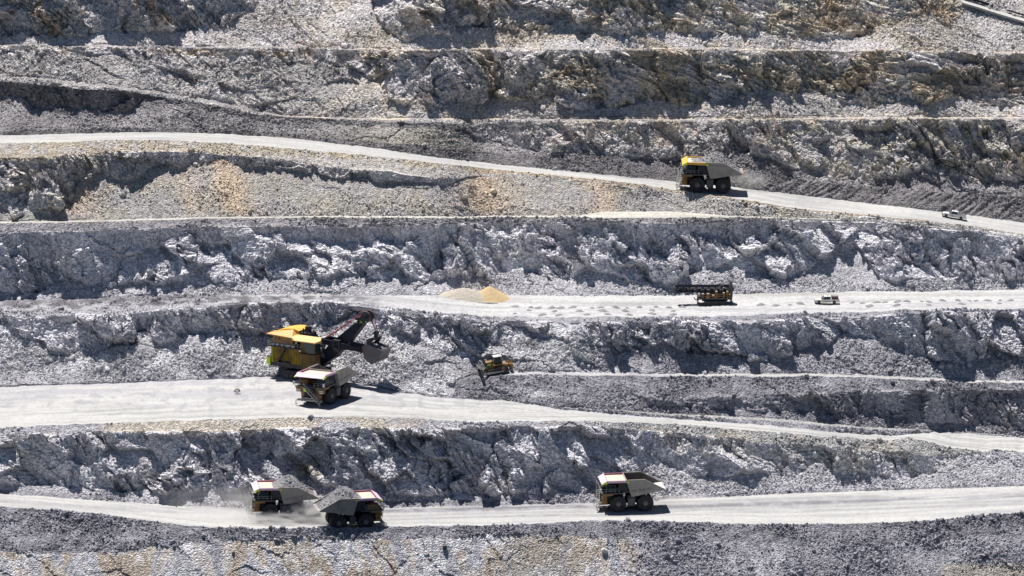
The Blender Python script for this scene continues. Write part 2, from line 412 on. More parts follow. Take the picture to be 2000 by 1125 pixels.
# base normals
def normals(X, Y, Z):
    dXu, dXv = np.gradient(X, axis=1), np.gradient(X, axis=0)
    dYu, dYv = np.gradient(Y, axis=1), np.gradient(Y, axis=0)
    dZu, dZv = np.gradient(Z, axis=1), np.gradient(Z, axis=0)
    n = np.stack([dYu * dZv - dZu * dYv, dZu * dXv - dXu * dZv, dXu * dYv - dYu * dXv], -1)
    n /= np.linalg.norm(n, axis=-1, keepdims=True) + 1e-9
    return n
Yb = blur_rows(GYY, 5); Zb = blur_rows(GZZ, 5)
N0 = normals(GXX, Yb, Zb)

A = GXX.astype(np.float32); B = (GYY + GZZ - 1400).astype(np.float32)
# joint sets dip down to the right; stretched coordinates along that direction
def rot(a, b, deg, sx, sy):
    c, s = math.cos(R(deg)), math.sin(R(deg))
    return ((a * c + b * s) / sx).astype(np.float32), ((-a * s + b * c) / sy).astype(np.float32)
def cen(f):
    f = f - np.float32(np.mean(f)); return f / np.float32(np.std(f))
wxa = fbm(A / 11, B / 11, 2, 40) * 1.3; wxb = fbm(A / 11, B / 11, 2, 47) * 1.3
Aw, Bw = A + wxa, B + wxb
big = cen(fbm(A / 13, B / 30, 3, 50))
x_, y_ = rot(Aw, Bw, -58, 20, 6.5); ribs = cen(1 - np.abs(perlin(x_, y_, 3)) * 2)
x_, y_ = rot(Aw, Bw, -62, 8.5, 4.4); F1_ = cen(facets(x_, y_, 1, tilt=1.6, cone=.22, hv=.9))
x_, y_ = rot(Aw, Bw, -50, 3.8, 1.9); F2_ = cen(facets(x_, y_, 2, tilt=1.6, cone=.22, hv=.9))
x_, y_ = rot(Aw, Bw, -42, 1.7, 0.9); F3_ = cen(facets(x_, y_, 3, tilt=1.6, cone=.3, hv=.9))
x_, y_ = rot(Aw, Bw, 48, 5.5, 3.4); F5_ = cen(facets(x_, y_, 5, tilt=1.6, cone=.25, hv=.9))
x_, y_ = rot(Aw, Bw, 75, .8, .5); F6_ = cen(facets(x_, y_, 7, tilt=1.5, cone=.4, hv=.8))
# layered rock of the upper right: ledges lying nearly flat
x_, y_ = rot(Aw, Bw, -10, 6.0, 1.5); LAY = cen(facets(x_, y_, 6, tilt=1.2, cone=.6))
up_right = np.clip((1.0 / 260) * (GPX - 950), 0, 1) * np.clip((230 - GPP) / 60, 0, 1)
calm = np.clip(fbm(A / 22, B / 14, 2, 90) * 2.2 + .8, .08, 1.5)     # some faces are broken, some smooth
jx = .35 * perlin(A / 1.1, B / 1.1, 21) + .15 * perlin(A / .45, B / .45, 22)
jy = .35 * perlin(A / 1.1, B / 1.1, 23) + .15 * perlin(A / .45, B / .45, 24)
def slab_at(deg, sx, sy, s, wob_, **k):
    # sx, sy: size of a slab along and across the joints, in metres
    x, y = rot(Aw + jx * wob_, Bw / 1.38 + jy * wob_, deg, sx, sy)
    c, q = math.cos(R(deg)), math.sin(R(deg))
    return slabs(x, y, s, asp=sx / sy, **k) * sy
V1 = slab_at(-38, 9.0, 6.5, 1, 1.4, lit=.64, g1=-.50, g2=.42)
V2 = slab_at(-58, 5.2, 2.6, 2, .8, lit=.58, g1=-.55, g2=.50)
V3 = slab_at(-50, 2.9, .95, 3, .35, lit=.5, g1=-.55, g2=.55)
V4 = slab_at(-56, 1.25, .45, 4, .2, lit=.5, g1=-.7, g2=.7)
V5 = slab_at(40, 2.4, 1.1, 5, .4, lit=.5, g1=-.5, g2=.5)
dc = .30 * big + .22 * ribs + .80 * V1 + (.25 + .75 * calm) * .75 * V2 + calm * (.60 * V3 + .50 * V4 + .35 * V5)
topf = np.clip((380 - GPP) / 60, 0, 1)
dc = dc - topf * (.12 * V1 + .12 * big) + topf * (.35 * V5 + .25 * V3 + .2 * V4)
x_, y_ = rot(Aw, Bw / 1.38, -14, 4.5, .95); LAY2 = slabs(x_, y_, 6, lit=.5, g1=-.6, g2=.55, gl=.3) * .95
dc = dc * (1 - .35 * up_right) + up_right * (.25 * LAY + .9 * LAY2)
d = WCb * dc
# rubble
s1 = stones(A / 1.2, B / 1.5, 1); s2 = stones(A / .62, B / .75, 2); s3 = stones(Aw / 3.0, Bw / 3.6, 3)
und = fbm(A / 12, B / 16, 4, 60)
rill = fbm(A / 2.6 + wxa * .15, B / 15, 3, 66)
coarse = np.clip(fbm(A / 22, B / 17, 3, 77) * 1.3 + .62, .12, 1.25)
d += WRb * (0.40 * coarse * s1 + 0.30 * (0.45 + .55 * coarse) * s2 + 0.45 * coarse ** 2 * np.clip(s3 - .25, 0, 1) + .22 * und + .18 * rill)
# dozed windrow above the ramp: slanting push ridges
x_, y_ = rot(A, B / 1.4, 48, 9.0, 1.5)
wm = (GPP < W3[None, :] + 60) * (GPP > W3[None, :] - 3) * (BI == [b[0] for b in BANDS].index('wind3'))[:, None] * sm(GPX, 1300, 1480)
d += wm * .30 * (1 - 2 * np.abs(perlin(x_, y_, 14)))
# everything has a little unevenness
ISR = np.array([nm.startswith(('road', 'drill')) for nm, _, _, _ in slices])[BI][:, None]
d += (1 - .93 * ISR) * (.06 * fbm(A / 1.3, B / 3.0, 3, 70) + .05 * fbm(A / 6, B / 6, 2, 72))
# sharp-edged crests stay roughly where they are, so keep displacement centred
FX = GXX + N0[..., 0] * d; FY = GYY + N0[..., 1] * d; FZ = GZZ + N0[..., 2] * d

# ------------------------------------------------------------------ ground colours (albedo only)
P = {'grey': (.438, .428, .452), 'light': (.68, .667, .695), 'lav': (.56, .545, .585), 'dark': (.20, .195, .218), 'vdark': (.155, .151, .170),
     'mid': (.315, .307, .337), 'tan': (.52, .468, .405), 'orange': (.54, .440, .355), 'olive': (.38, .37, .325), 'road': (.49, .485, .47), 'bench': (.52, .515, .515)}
P = {k: np.array(v, np.float32) for k, v in P.items()}
C = np.zeros(GYY.shape + (3,), np.float32)
n1 = fbm(A / 14, B / 12, 4, 80); n2 = fbm(A / 3.5, B / 5, 4, 84); n3 = fbm((A + wxa * .8 + .10 * B) / 3.4, B / 20, 4, 88)
def mix(a, b, t):
    t = np.clip(t, 0, 1)[..., None]
    return a * (1 - t) + b * t
Xp, Yp = GPX, GPP
for bi, (nm, ob, top, slope, wc, wr, ck) in enumerate(BANDS):
    r0, r1 = slices[bi][2] + 1, slices[bi][3] + 1
    if bi == 0: r0 = 0
    S = np.s_[r0:r1]
    a1, a2, a3 = n1[S], n2[S], n3[S]
    xx, yy = Xp[S], Yp[S]
    gr = mix(P['grey'], P['mid'], a1 * 1.2 + .35)
    if ck == 'streak':
        face = mix(mix(P['lav'] * .97, P['tan'] * 1.15, a3 * 2.0 + .75), P['light'] * 1.08, sm(a1 + a3 * .5, -.15, .4) * .8)
        c = mix(face, P['orange'] * .75, sm(a3 - a1 * .6 + a2 * .35, .05, .6) * .75)
        c = mix(c, P['grey'] * .8, sm(-a3 + a1 * .4 + a2 * .3, .1, .7) * .7)
        c = mix(c, P['mid'], sm(xx, 1150, 1320))
        c = mix(c, P['grey'], sm(xx, 1380, 1450) * (1 - sm(xx, 1500, 1560)) * sm(a3, -.2, .3))
        c = mix(c, P['tan'] * .8, sm(xx, 960, 1000) * (1 - sm(xx, 1110, 1160)) * .5)
        c = mix(c, P['tan'] * .8, sm(xx, 1820, 1860) * sm(yy, 1098, 1108) * .8)
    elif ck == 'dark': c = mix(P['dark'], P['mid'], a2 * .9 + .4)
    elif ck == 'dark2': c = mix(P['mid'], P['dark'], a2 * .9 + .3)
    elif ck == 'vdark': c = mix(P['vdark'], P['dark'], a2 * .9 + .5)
    elif ck in ('road', 'road2', 'bench', 'trackm'):
        base = P['road'] if ck != 'bench' else P['bench']
        Yl = GYY[S] - GYY[r0]
        tr = fbm(A[S] / 38, Yl / 2.0 + .8 * perlin(A[S] / 25, Yl * 0, 7), 4, 91 + bi)
        c = base * (1 - .36 * np.clip(tr + .15, 0, 1)[..., None] - .10 * np.clip(a2, 0, 1)[..., None] - .12 * np.clip(perlin(A[S] / 18, Yl / .55 + a1 * 2, 5), -.3, 1)[..., None])
        if nm == 'road1':
            w = np.exp(-((yy - (L('0:978 350:1002 600:1003 1100:990 1300:990 2000:969')[None, :])) / 5.0) ** 2) * sm(tr, -.45, .35)
            c = mix(c, P['mid'], w * (.30 + .5 * sm(xx, 500, 1000)))
            yl = yy - L('0:978 350:1002 600:1003 1100:990 1300:990 2000:969')[None, :]
            for off, wd, k in ((0, 4.6, .95), (-9, 2.2, .6), (9, 1.8, .5), (16, 2.6, .5)):
                st = sm(perlin(A[S] / 60, B[S] * 0 + off, 9) + .35 * perlin(A[S] / 9, yl / 2, 4), -.55, .05)
                c = mix(c, P['dark'] * .9, np.exp(-((yl - off - 1.5 * perlin(A[S] / 40, yl * 0 + off, 3)) / wd) ** 2) * np.clip(st * 1.5, 0, 1) * k * (.4 + .6 * sm(xx, 500, 800)))
            c = mix(c, P['grey'], sm(a2 + tr, .1, .6) * .5)
        if nm == 'road2':
            w = sm(800 - yy, 5, 30) * sm(tr, -.3, .3) * (1 - sm(xx, 760, 900))
            c = mix(c, P['grey'] * .92, w * .9)
            c = mix(c, P['mid'], sm(a2 - tr * .5, .25, .6) * (1 - sm(yy, 790, 810)) * .6)
            c = mix(c, P['grey'], (1 - sm(yy - R2hi[None, :], 0, 9)) * .45)
        if nm in ('road2', 'road3', 'drill'):
            top_l, bot_l = BANDS[bi][2], BT[nm][3]
            fr_ = (bot_l[None, :] - yy) / np.maximum(4, (bot_l - top_l)[None, :])
            for q, k in ((.22, .35), (.38, .3), (.55, .4), (.7, .35), (.84, .3)):
                st = sm(perlin(A[S] / 50, A[S] * 0 + q * 40, 12) + .4 * perlin(A[S] / 8, fr_ * 20, 13), -.2, .3)
                c = mix(c, P['mid'], np.exp(-((fr_ - q - .03 * perlin(A[S] / 30, A[S] * 0 + q * 9, 15)) / .04) ** 2) * st * k * 1.6)
        if nm == 'drill':
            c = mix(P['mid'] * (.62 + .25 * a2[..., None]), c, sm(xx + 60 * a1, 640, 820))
            c = mix(c, P['road'] * .8, np.exp(-((yy - 575) / 2.5) ** 2) * sm(xx, 380, 470) * .8)
            w = sm(yy - D1[None, :], -18, -9) * sm(a2 + tr * .6, -.15, .35)
            c = mix(c, P['grey'], w * .75)
        if nm == 'track': c = mix(gr, c * .85, .4 + .5 * sm(xx, 1250, 1450))
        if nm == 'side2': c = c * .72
        if nm == 'road3': c = mix(c, P['grey'], sm(tr, .1, .5) * .35)
    elif ck == 'talus': c = mix(gr, P['light'] * .85, sm(a1 + a2 * .4, -.1, .6) * .6)
    elif ck == 'talus2': c = mix(mix(P['grey'] * .9, P['light'] * .85, sm(a1, -.1, .5) * (1 - .7 * sm(xx, 1100, 1300))), P['mid'], sm(xx, 1100, 1350) * .55)
    elif ck == 'talus4':
        c = mix(mix(P['grey'], P['olive'] * 1.15, sm(a1, -.15, .45) * .45), P['tan'] * .95, sm(a3 + a1 * .5, .25, .75) * .4) * .84
        for (cx, w_, k) in ((455, 34, .95), (150, 40, .6), (370, 25, .4), (945, 38, .9), (1175, 28, .7), (1010, 25, .2)):
            c = mix(c, P['orange'], np.exp(-((xx - cx - (yy - 380) * .25 + a2 * 14) / w_) ** 2) * k * (1 - .6 * sm(yy, 405, 425)))
    elif ck == 'talus5': c = mix(mix(P['dark'], P['mid'], a1 + .6), P['olive'], sm(xx, 560, 800) * (1 - sm(xx, 800, 1000)) * .5)
    elif ck == 'talus6':
        c = mix(mix(P['grey'] * .85, P['lav'], a1 * 1.2 + .2 + .5 * sm(xx, 650, 800)), P['tan'] * .92, sm(a1 + a2 * .5, -.2, .4) * sm(xx, 420, 800) * .6)
    elif ck == 'talus7':
        c = mix(mix(P['lav'], P['grey'], a1 + .3), P['tan'] * .95, sm(a1 + a2 * .4, -.35, .3) * sm(xx, 250, 900) * .65)
        c = mix(c, P['grey'], sm(xx, 1780, 1900) * .7)
    elif ck == 'tanberm':
        c = mix(gr, P['tan'], sm(xx, 160, 260) * (1 - sm(xx, 720, 800)) * sm(a1 + .4, -.1, .3))
        c = mix(c, P['olive'], sm(xx, 1000, 1300) * .5)
        c = mix(c, P['tan'], sm(a1, .1, .4) * .5)
    elif ck == 'tan4':
        c = mix(P['tan'] * .82, P['grey'], sm(a2 + a1, -.1, .5) * .7)
        c = mix(c, P['orange'] * .9, sm(xx, 880, 960) * (1 - sm(xx, 1700, 1800)) * sm(a1, -.5, .1) * .75)
        c = mix(c, P['grey'], sm(yy - R3lo[None, :], 8, 16) * sm(xx, 400, 600) * .75)
    elif ck == 'bench5': c = mix(P['mid'] * .8, P['tan'] * .95, sm(xx, 480, 640) * sm(a2 + a1, -.6, .2) * .8)
    elif ck == 'berm6': c = mix(gr, P['tan'] * .75, sm(xx, 480, 900) * sm(a1 + a2 * .5, -.2, .4) * .7)
    elif ck == 'darkcliff': c = mix(P['mid'], P['grey'], a1 + .4)
    elif ck == 'cliffw': c = mix(P['light'], P['lav'], a1 * 1.3 + .3)
    elif ck == 'cliff5':
        c = mix(mix(P['grey'], P['lav'], a1 + .4), P['tan'], sm(a1 + a2 * .5, .1, .5) * .6 * sm(xx, 1000, 1200))
        c = mix(c, P['dark'], 1 - sm(xx, 850, 1000))
        c = mix(c, P['olive'] * 1.2, sm(xx, 1450, 1600) * sm(a2, -.1, .4) * .6)
    elif ck in ('cliff6', 'cliff7'):
        c = mix(mix(P['lav'], P['light'], a1 + .5), P['olive'] * 1.3, sm(xx, 900, 1250) * sm(a2 + a1, -.4, .2) * .75)
        c = mix(c, P['tan'], sm(a1 + a2 * .6, .15, .55) * (.35 + .5 * sm(xx, 1000, 1300)))
        c = mix(c, P['orange'] * .85, sm(a1 * .8 - a2 * .7 + .25 * sm(xx, 1450, 1700), .3, .55) * .65)
        c = mix(c, P['mid'], sm(xx, 1830, 1930) * .4)
    else:  # cliff
        c = mix(mix(P['grey'], P['light'], a1 * 1.2 + .55), P['lav'], .4 + a2)
        if nm == 'cliff1':
            for (cx, cyy, w_, k) in ((605, 918, 26, .9), (1310, 860, 22, .5), (1885, 890, 20, .9), (1960, 900, 50, .3), (60, 880, 40, .25), (300, 920, 30, .25)):
                c = mix(c, P['tan'], np.exp(-(((xx - cx) / w_) ** 2 + ((yy - cyy) / (w_ * 1.2)) ** 2)) * k * (1.2 + a2))
            c = mix(c, P['olive'] * 1.1, sm(xx, 1250, 1450) * sm(a1, -.1, .3) * .5 + sm(xx, 1880, 1930) * .5)
        if nm == 'cliff4': c = mix(c, P['tan'], (1 - sm(xx, 300, 500)) * sm(a1, -.2, .3) * .5)
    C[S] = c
# a pale haul track cuts diagonally across the slope at the top right
w = np.exp(-((Yp - (1 + (Xp - 1868) * .305)) / 2.2) ** 2) * sm(Xp, 1850, 1870)
C = mix(C, P['road'], w)
w = np.exp(-(((Xp - 925) / 38) ** 2 + ((Yp - 742) / 26) ** 2)) + .8 * np.exp(-(((Xp - 950) / 25) ** 2 + ((Yp - 712) / 14) ** 2))
C = mix(C, P['vdark'], w * (BI > 9)[:, None] * .9)
# warmer grey rock towards the top; tint also offsets blue skylight in shade
warm_top = sm(470 - Yp, 0, 60)[..., None]
C = C * (1 + (1 - ISR[..., None]) * warm_top * np.array([.055, .02, -.055], np.float32))
C = C * (1 + .11 * (1 - ISR[..., None]))
C = blur_rows(C.reshape(NR, -1), 1).reshape(C.shape)
C *= (1 + .10 * fbm(A / .9, B / .9, 2, 99))[..., None]

# ------------------------------------------------------------------ ground materials
def ground_mat(name, stone, bump, var, fine=1.0):
    m = bpy.data.materials.new(name); m.use_nodes = True
    nt = m.node_tree; b = nt.nodes['Principled BSDF']
    b.inputs['Roughness'].default_value = 0.95
    b.inputs['Specular IOR Level'].default_value = 0.12
    at = nt.nodes.new('ShaderNodeAttribute'); at.attribute_name = 'albedo'
    tc = nt.nodes.new('ShaderNodeTexCoord')
    vo = nt.nodes.new('ShaderNodeTexVoronoi'); vo.inputs['Scale'].default_value = stone
    vo.inputs['Randomness'].default_value = 1.0
    nt.links.new(tc.outputs['Object'], vo.inputs['Vector'])
    hs = nt.nodes.new('ShaderNodeSeparateColor')
    nt.links.new(vo.outputs['Color'], hs.inputs[0])
    mr = nt.nodes.new('ShaderNodeMapRange')
    mr.inputs['To Min'].default_value = 1 - var; mr.inputs['To Max'].default_value = 1 + var
    nt.links.new(hs.outputs[0], mr.inputs['Value'])
    nz = nt.nodes.new('ShaderNodeTexNoise'); nz.inputs['Scale'].default_value = 0.9; nz.inputs['Detail'].default_value = 8
    nz.inputs['Roughness'].default_value = .65
    nt.links.new(tc.outputs['Object'], nz.inputs['Vector'])
    mr2 = nt.nodes.new('ShaderNodeMapRange'); mr2.inputs['From Min'].default_value = .3; mr2.inputs['From Max'].default_value = .7
    mr2.inputs['To Min'].default_value = 1 - .6 * var; mr2.inputs['To Max'].default_value = 1 + .6 * var
    nt.links.new(nz.outputs['Fac'], mr2.inputs['Value'])
    mu = nt.nodes.new('ShaderNodeMath'); mu.operation = 'MULTIPLY'
    nt.links.new(mr.outputs[0], mu.inputs[0]); nt.links.new(mr2.outputs[0], mu.inputs[1])
    vm = nt.nodes.new('ShaderNodeVectorMath'); vm.operation = 'SCALE'
    nt.links.new(at.outputs['Color'], vm.inputs[0]); nt.links.new(mu.outputs[0], vm.inputs['Scale'])
    nt.links.new(vm.outputs[0], b.inputs['Base Color'])
    if bump:
        ad = nt.nodes.new('ShaderNodeMath'); ad.operation = 'ADD'
        n2 = nt.nodes.new('ShaderNodeTexNoise'); n2.inputs['Scale'].default_value = 2.6 * fine; n2.inputs['Detail'].default_value = 5
        nt.links.new(tc.outputs['Object'], n2.inputs['Vector'])
        iv = nt.nodes.new('ShaderNodeMath'); iv.operation = 'MULTIPLY'; iv.inputs[1].default_value = -1.0
        nt.links.new(vo.outputs['Distance'], iv.inputs[0])
        nt.links.new(iv.outputs[0], ad.inputs[0]); nt.links.new(n2.outputs['Fac'], ad.inputs[1])
        bp = nt.nodes.new('ShaderNodeBump'); bp.inputs['Strength'].default_value = 1.0; bp.inputs['Distance'].default_value = bump
        nt.links.new(ad.outputs[0], bp.inputs['Height']); nt.links.new(bp.outputs[0], b.inputs['Normal'])
    return m
M_ROCK = ground_mat('pit_rock', 3.0, .20, .42)
M_ROAD = ground_mat('graded_road', 5.0, .012, .05)
M_BENCH = ground_mat('bench_gravel', 3.0, .06, .12)

def grid_mesh(name, material, r0, r1, smooth):
    """one mesh from rows r0..r1 of the wall grid"""
    nr = r1 - r0 + 1
    co = np.stack([FX[r0:r1 + 1], FY[r0:r1 + 1], FZ[r0:r1 + 1]], -1).reshape(-1, 3).astype(np.float32)
    me = bpy.data.meshes.new(name)
    i = np.arange((nr - 1) * (NC - 1))
    r, c = i // (NC - 1), i % (NC - 1)
    q = np.stack([r * NC + c, r * NC + c + 1, (r + 1) * NC + c + 1, (r + 1) * NC + c], 1).astype(np.int32)
    me.vertices.add(len(co)); me.vertices.foreach_set('co', co.ravel())
    me.loops.add(len(q) * 4); me.loops.foreach_set('vertex_index', q.ravel())
    me.polygons.add(len(q)); me.polygons.foreach_set('loop_start', np.arange(0, len(q) * 4, 4, dtype=np.int32))
    me.polygons.foreach_set('use_smooth', np.full(len(q), smooth))
    at = me.attributes.new('albedo', 'FLOAT_COLOR', 'POINT')
    cc = np.ones((len(co), 4), np.float32); cc[:, :3] = np.clip(C[r0:r1 + 1].reshape(-1, 3), 0.02, .9)
    at.data.foreach_set('color', cc.ravel())
    me.update(calc_edges=True)
    me.materials.append(material)
    o = bpy.data.objects.new(name, me); COL.objects.link(o)
    tag(o, kind='structure')
    return o
# merge neighbouring bands of the same kind into one object
runs = []
for nm, ob, r0, r1 in slices:
    if runs and runs[-1][0] == ob: runs[-1][2] = r1
    else: runs.append([ob, r0, r1])
for ob, r0, r1 in runs:
    grid_mesh(ob, {'haul_road': M_ROAD, 'bench_floor': M_BENCH}.get(ob, M_ROCK), r0, r1, ob == 'haul_road')
# ------------------------------------------------------------------ loose rocks lying on talus, berms and benches
def ico():
    t = (1 + 5 ** .5) / 2
    v = np.array([(-1, t, 0), (1, t, 0), (-1, -t, 0), (1, -t, 0), (0, -1, t), (0, 1, t), (0, -1, -t), (0, 1, -t), (t, 0, -1), (t, 0, 1), (-t, 0, -1), (-t, 0, 1)], np.float32)
    v /= np.linalg.norm(v[0])
    f = np.array([(0, 11, 5), (0, 5, 1), (0, 1, 7), (0, 7, 10), (0, 10, 11), (1, 5, 9), (5, 11, 4), (11, 10, 2), (10, 7, 6), (7, 1, 8),
                  (3, 9, 4), (3, 4, 2), (3, 2, 6), (3, 6, 8), (3, 8, 9), (4, 9, 5), (2, 4, 11), (6, 2, 10), (8, 6, 7), (9, 8, 1)], np.int32)
    return v, f
def rock_field(name, n, weight, smin, smax, power, seed, label=None):
    r = np.random.RandomState(seed)
    w = weight.ravel().astype(np.float64); w /= w.sum()
    cdf = np.cumsum(w)
    idx = np.searchsorted(cdf, r.rand(n))
    idx = np.clip(idx, 0, w.size - 1)
    V, F = ico()
    size = smin + (smax - smin) * r.rand(n) ** power
    sc3 = size[:, None] * (0.6 + .8 * r.rand(n, 3)) * .5
    jit = 1 + (r.rand(n, 12, 1) - .5) * .5
    base = V[None] * jit * sc3[:, None, :]
    q = r.randn(n, 4); q /= np.linalg.norm(q, axis=1, keepdims=True)
    a, b, c, d_ = q.T
    RM = np.stack([1 - 2 * (c * c + d_ * d_), 2 * (b * c - a * d_), 2 * (b * d_ + a * c),
                   2 * (b * c + a * d_), 1 - 2 * (b * b + d_ * d_), 2 * (c * d_ - a * b),
                   2 * (b * d_ - a * c), 2 * (c * d_ + a * b), 1 - 2 * (b * b + c * c)], 1).reshape(n, 3, 3)
    pts = np.einsum('nij,nkj->nki', RM, base)
    ctr = np.stack([FX.ravel()[idx], FY.ravel()[idx], FZ.ravel()[idx]], 1)
    ctr[:, 0] += (r.rand(n) - .5) * .3
    nn = N0.reshape(-1, 3)[idx]
    ctr = ctr + nn * (size * .12)[:, None]
    co = (pts + ctr[:, None, :]).reshape(-1, 3).astype(np.float32)
    fa = (F[None] + (np.arange(n) * 12)[:, None, None]).reshape(-1, 3).astype(np.int32)
    me = bpy.data.meshes.new(name)
    me.vertices.add(len(co)); me.vertices.foreach_set('co', co.ravel())
    me.loops.add(fa.size); me.loops.foreach_set('vertex_index', fa.ravel())
    me.polygons.add(len(fa)); me.polygons.foreach_set('loop_start', np.arange(0, fa.size, 3, dtype=np.int32))
    me.polygons.foreach_set('use_smooth', np.zeros(len(fa), bool))
    at = me.attributes.new('albedo', 'FLOAT_COLOR', 'POINT')
    cc = np.ones((n, 12, 4), np.float32)
    cc[:, :, :3] = (C.reshape(-1, 3)[idx] * (.75 + .75 * r.rand(n, 1) ** 1.5))[:, None, :]
    cc[:, :, :3] = np.clip(cc[:, :, :3], .05, .72)
    at.data.foreach_set('color', cc.ravel())
    me.update(calc_edges=True); me.materials.append(M_STONE)
    o = bpy.data.objects.new(name, me); COL.objects.link(o)
    tag(o, label, 'rubble', kind='stuff')
    return o
M_STONE = ground_mat('loose_stone', 1.5, .05, .12)
# area of every grid cell, so that stones are spread per square metre of slope
ar_ = np.abs(np.gradient(GPP, axis=0)) * (STEPX)
inside = ((GPX > -120) & (GPX < 2120) & (GPP > -60) & (GPP < 1200)).astype(np.float32)
wgt = ar_ * inside * np.clip(WR - .25, 0, 1.2) * coarse ** 1.5
rock_field('loose_rubble', 110000, wgt, .20, .55, 3.0, 5, 'grey angular rubble strewn over the talus slopes')
rock_field('fallen_rocks', 1600, wgt * coarse ** 2, .6, 1.6, 3.0, 6, 'larger fallen rocks among the rubble of the talus')
# ------------------------------------------------------------------ mesh helper for machines
class MB:
    def __init__(s): s.v = []; s.f = []
    def add(s, vs, fs):
        n = len(s.v); s.v += [tuple(v) for v in vs]; s.f += [tuple(i + n for i in f) for f in fs]; return s
    def box(s, x0, x1, y0, y1, z0, z1):
        return s.add([(x0, y0, z0), (x1, y0, z0), (x1, y1, z0), (x0, y1, z0), (x0, y0, z1), (x1, y0, z1), (x1, y1, z1), (x0, y1, z1)],
                     [(0, 3, 2, 1), (4, 5, 6, 7), (0, 1, 5, 4), (1, 2, 6, 5), (2, 3, 7, 6), (3, 0, 4, 7)])
    def hexa(s, p):   # 8 corners, bottom ring then top ring
        return s.add(p, [(0, 3, 2, 1), (4, 5, 6, 7), (0, 1, 5, 4), (1, 2, 6, 5), (2, 3, 7, 6), (3, 0, 4, 7)])
    def prism(s, poly, y0, y1, y0b=None, y1b=None):   # polygon in x,z ; extruded along y
        n = len(poly)
        vs = [(x, y0, z) for x, z in poly] + [(x, y1, z) for x, z in poly]
        return s.add(vs, [tuple(range(n)), tuple(range(2 * n - 1, n - 1, -1))] + [(i, i + n, (i + 1) % n + n, (i + 1) % n) for i in range(n)])
    def prismx(s, poly, x0, x1):   # polygon in y,z ; extruded along x
        n = len(poly)
        vs = [(x0, y, z) for y, z in poly] + [(x1, y, z) for y, z in poly]
        return s.add(vs, [tuple(range(n)), tuple(range(2 * n - 1, n - 1, -1))] + [(i, i + n, (i + 1) % n + n, (i + 1) % n) for i in range(n)])
    def cyl(s, p0, p1, r, n=16, r1=None):
        p0, p1 = Vector(p0), Vector(p1); d = (p1 - p0).normalized()
        u = d.orthogonal().normalized(); w = d.cross(u); r1 = r if r1 is None else r1
        vs = [p0 + (u * math.cos(2 * PI * i / n) + w * math.sin(2 * PI * i / n)) * r for i in range(n)]
        vs += [p1 + (u * math.cos(2 * PI * i / n) + w * math.sin(2 * PI * i / n)) * r1 for i in range(n)]
        return s.add(vs, [tuple(range(n - 1, -1, -1)), tuple(range(n, 2 * n))] + [(i, (i + 1) % n, (i + 1) % n + n, i + n) for i in range(n)])
    def tube(s, pts, r, n=6):
        for a, b in zip(pts[:-1], pts[1:]): s.cyl(a, b, r, n)
        return s
    def lathe(s, prof, cx, cz, n=28, y=0):   # axis along y; prof = [(dy, radius)]
        k = len(prof); vs = []
        for dy, r in prof:
            for i in range(n):
                a = 2 * PI * i / n; vs.append((cx + r * math.cos(a), y + dy, cz + r * math.sin(a)))
        fs = [tuple(range(n)), tuple(range(k * n - 1, (k - 1) * n - 1, -1))]
        for j in range(k - 1):
            for i in range(n):
                fs.append((j * n + i, (j + 1) * n + i, (j + 1) * n + (i + 1) % n, j * n + (i + 1) % n))
        return s.add(vs, fs)
    def build(s, name, m, parent=None, bevel=0.0, smooth=False, label=None):
        me = bpy.data.meshes.new(name); me.from_pydata(s.v, [], s.f)
        import bmesh
        bm = bmesh.new(); bm.from_mesh(me); bmesh.ops.recalc_face_normals(bm, faces=bm.faces)
        if bevel: bmesh.ops.bevel(bm, geom=bm.edges[:], offset=bevel, segments=1, affect='EDGES', clamp_overlap=True)
        bm.to_mesh(me); bm.free()
        if smooth: me.shade_smooth()
        me.materials.append(m)
        o = bpy.data.objects.new(name, me); COL.objects.link(o)
        if parent: o.parent = parent
        if label: o['label'] = label
        return o

def empty(name, label, cat, group=None):
    o = bpy.data.objects.new(name, None); COL.objects.link(o); o.empty_display_size = 1
    return tag(o, label, cat, group)

def place(root, band, px, py, yaw, dz=0.0, follow=True):
    """stand a thing on the ground of a band, following the gradient of the road"""
    p = ground(band, px, py)
    M = Matrix.Rotation(R(yaw), 4, 'Z')
    if follow:
        q0, q1 = ground(band, px - 28, py), ground(band, px + 28, py)
        # gradient along x at constant depth
        g = (q1.z - q0.z) / (q1.x - q0.x)
        M = Matrix.Rotation(-math.atan(g), 4, 'Y') @ M
    root.matrix_world = Matrix.Translation(p + Vector((0, 0, dz))) @ M
    return p

# ------------------------------------------------------------------ machine materials
DUST = (.40, .385, .36)
M_TYRE = mat('tyre_rubber', (.035, .036, .04), .9, nscale=1.2, dirt=(.07, .068, .068))
M_RIM = mat('wheel_hub_grey', (.22, .19, .17), .7, nscale=2, dirt=(.12, .10, .09))
M_BODY = mat('dump_body_grey', (.40, .365, .33), .6, nscale=.5, dirt=(.30, .27, .245), bump=.1)
M_BODYIN = mat('worn_steel_inside', (.16, .13, .12), .5, nscale=.8, dirt=(.09, .07, .065))
M_PINK = mat('canopy_pink_white', (.78, .58, .72), .5, nscale=.6, dirt=(.70, .54, .62))
M_CREAM = mat('canopy_dusty_floor', (.62, .56, .46), .7, nscale=.9, dirt=(.52, .47, .40))
M_PURP = mat('canopy_purple_paint', (.13, .04, .22), .5, nscale=1)
M_RED = mat('canopy_red_edge', (.36, .03, .07), .5, nscale=1)
M_YEL = mat('machine_yellow', (.50, .26, .04), .5, nscale=.8, dirt=(.32, .19, .06))
M_YELL = mat('canopy_yellow', (.85, .50, .08), .5, nscale=.5, dirt=(.70, .44, .12))
M_OCH = mat('ochre_dusty_paint', (.36, .19, .06), .6, nscale=1.2, dirt=(.13, .085, .055))
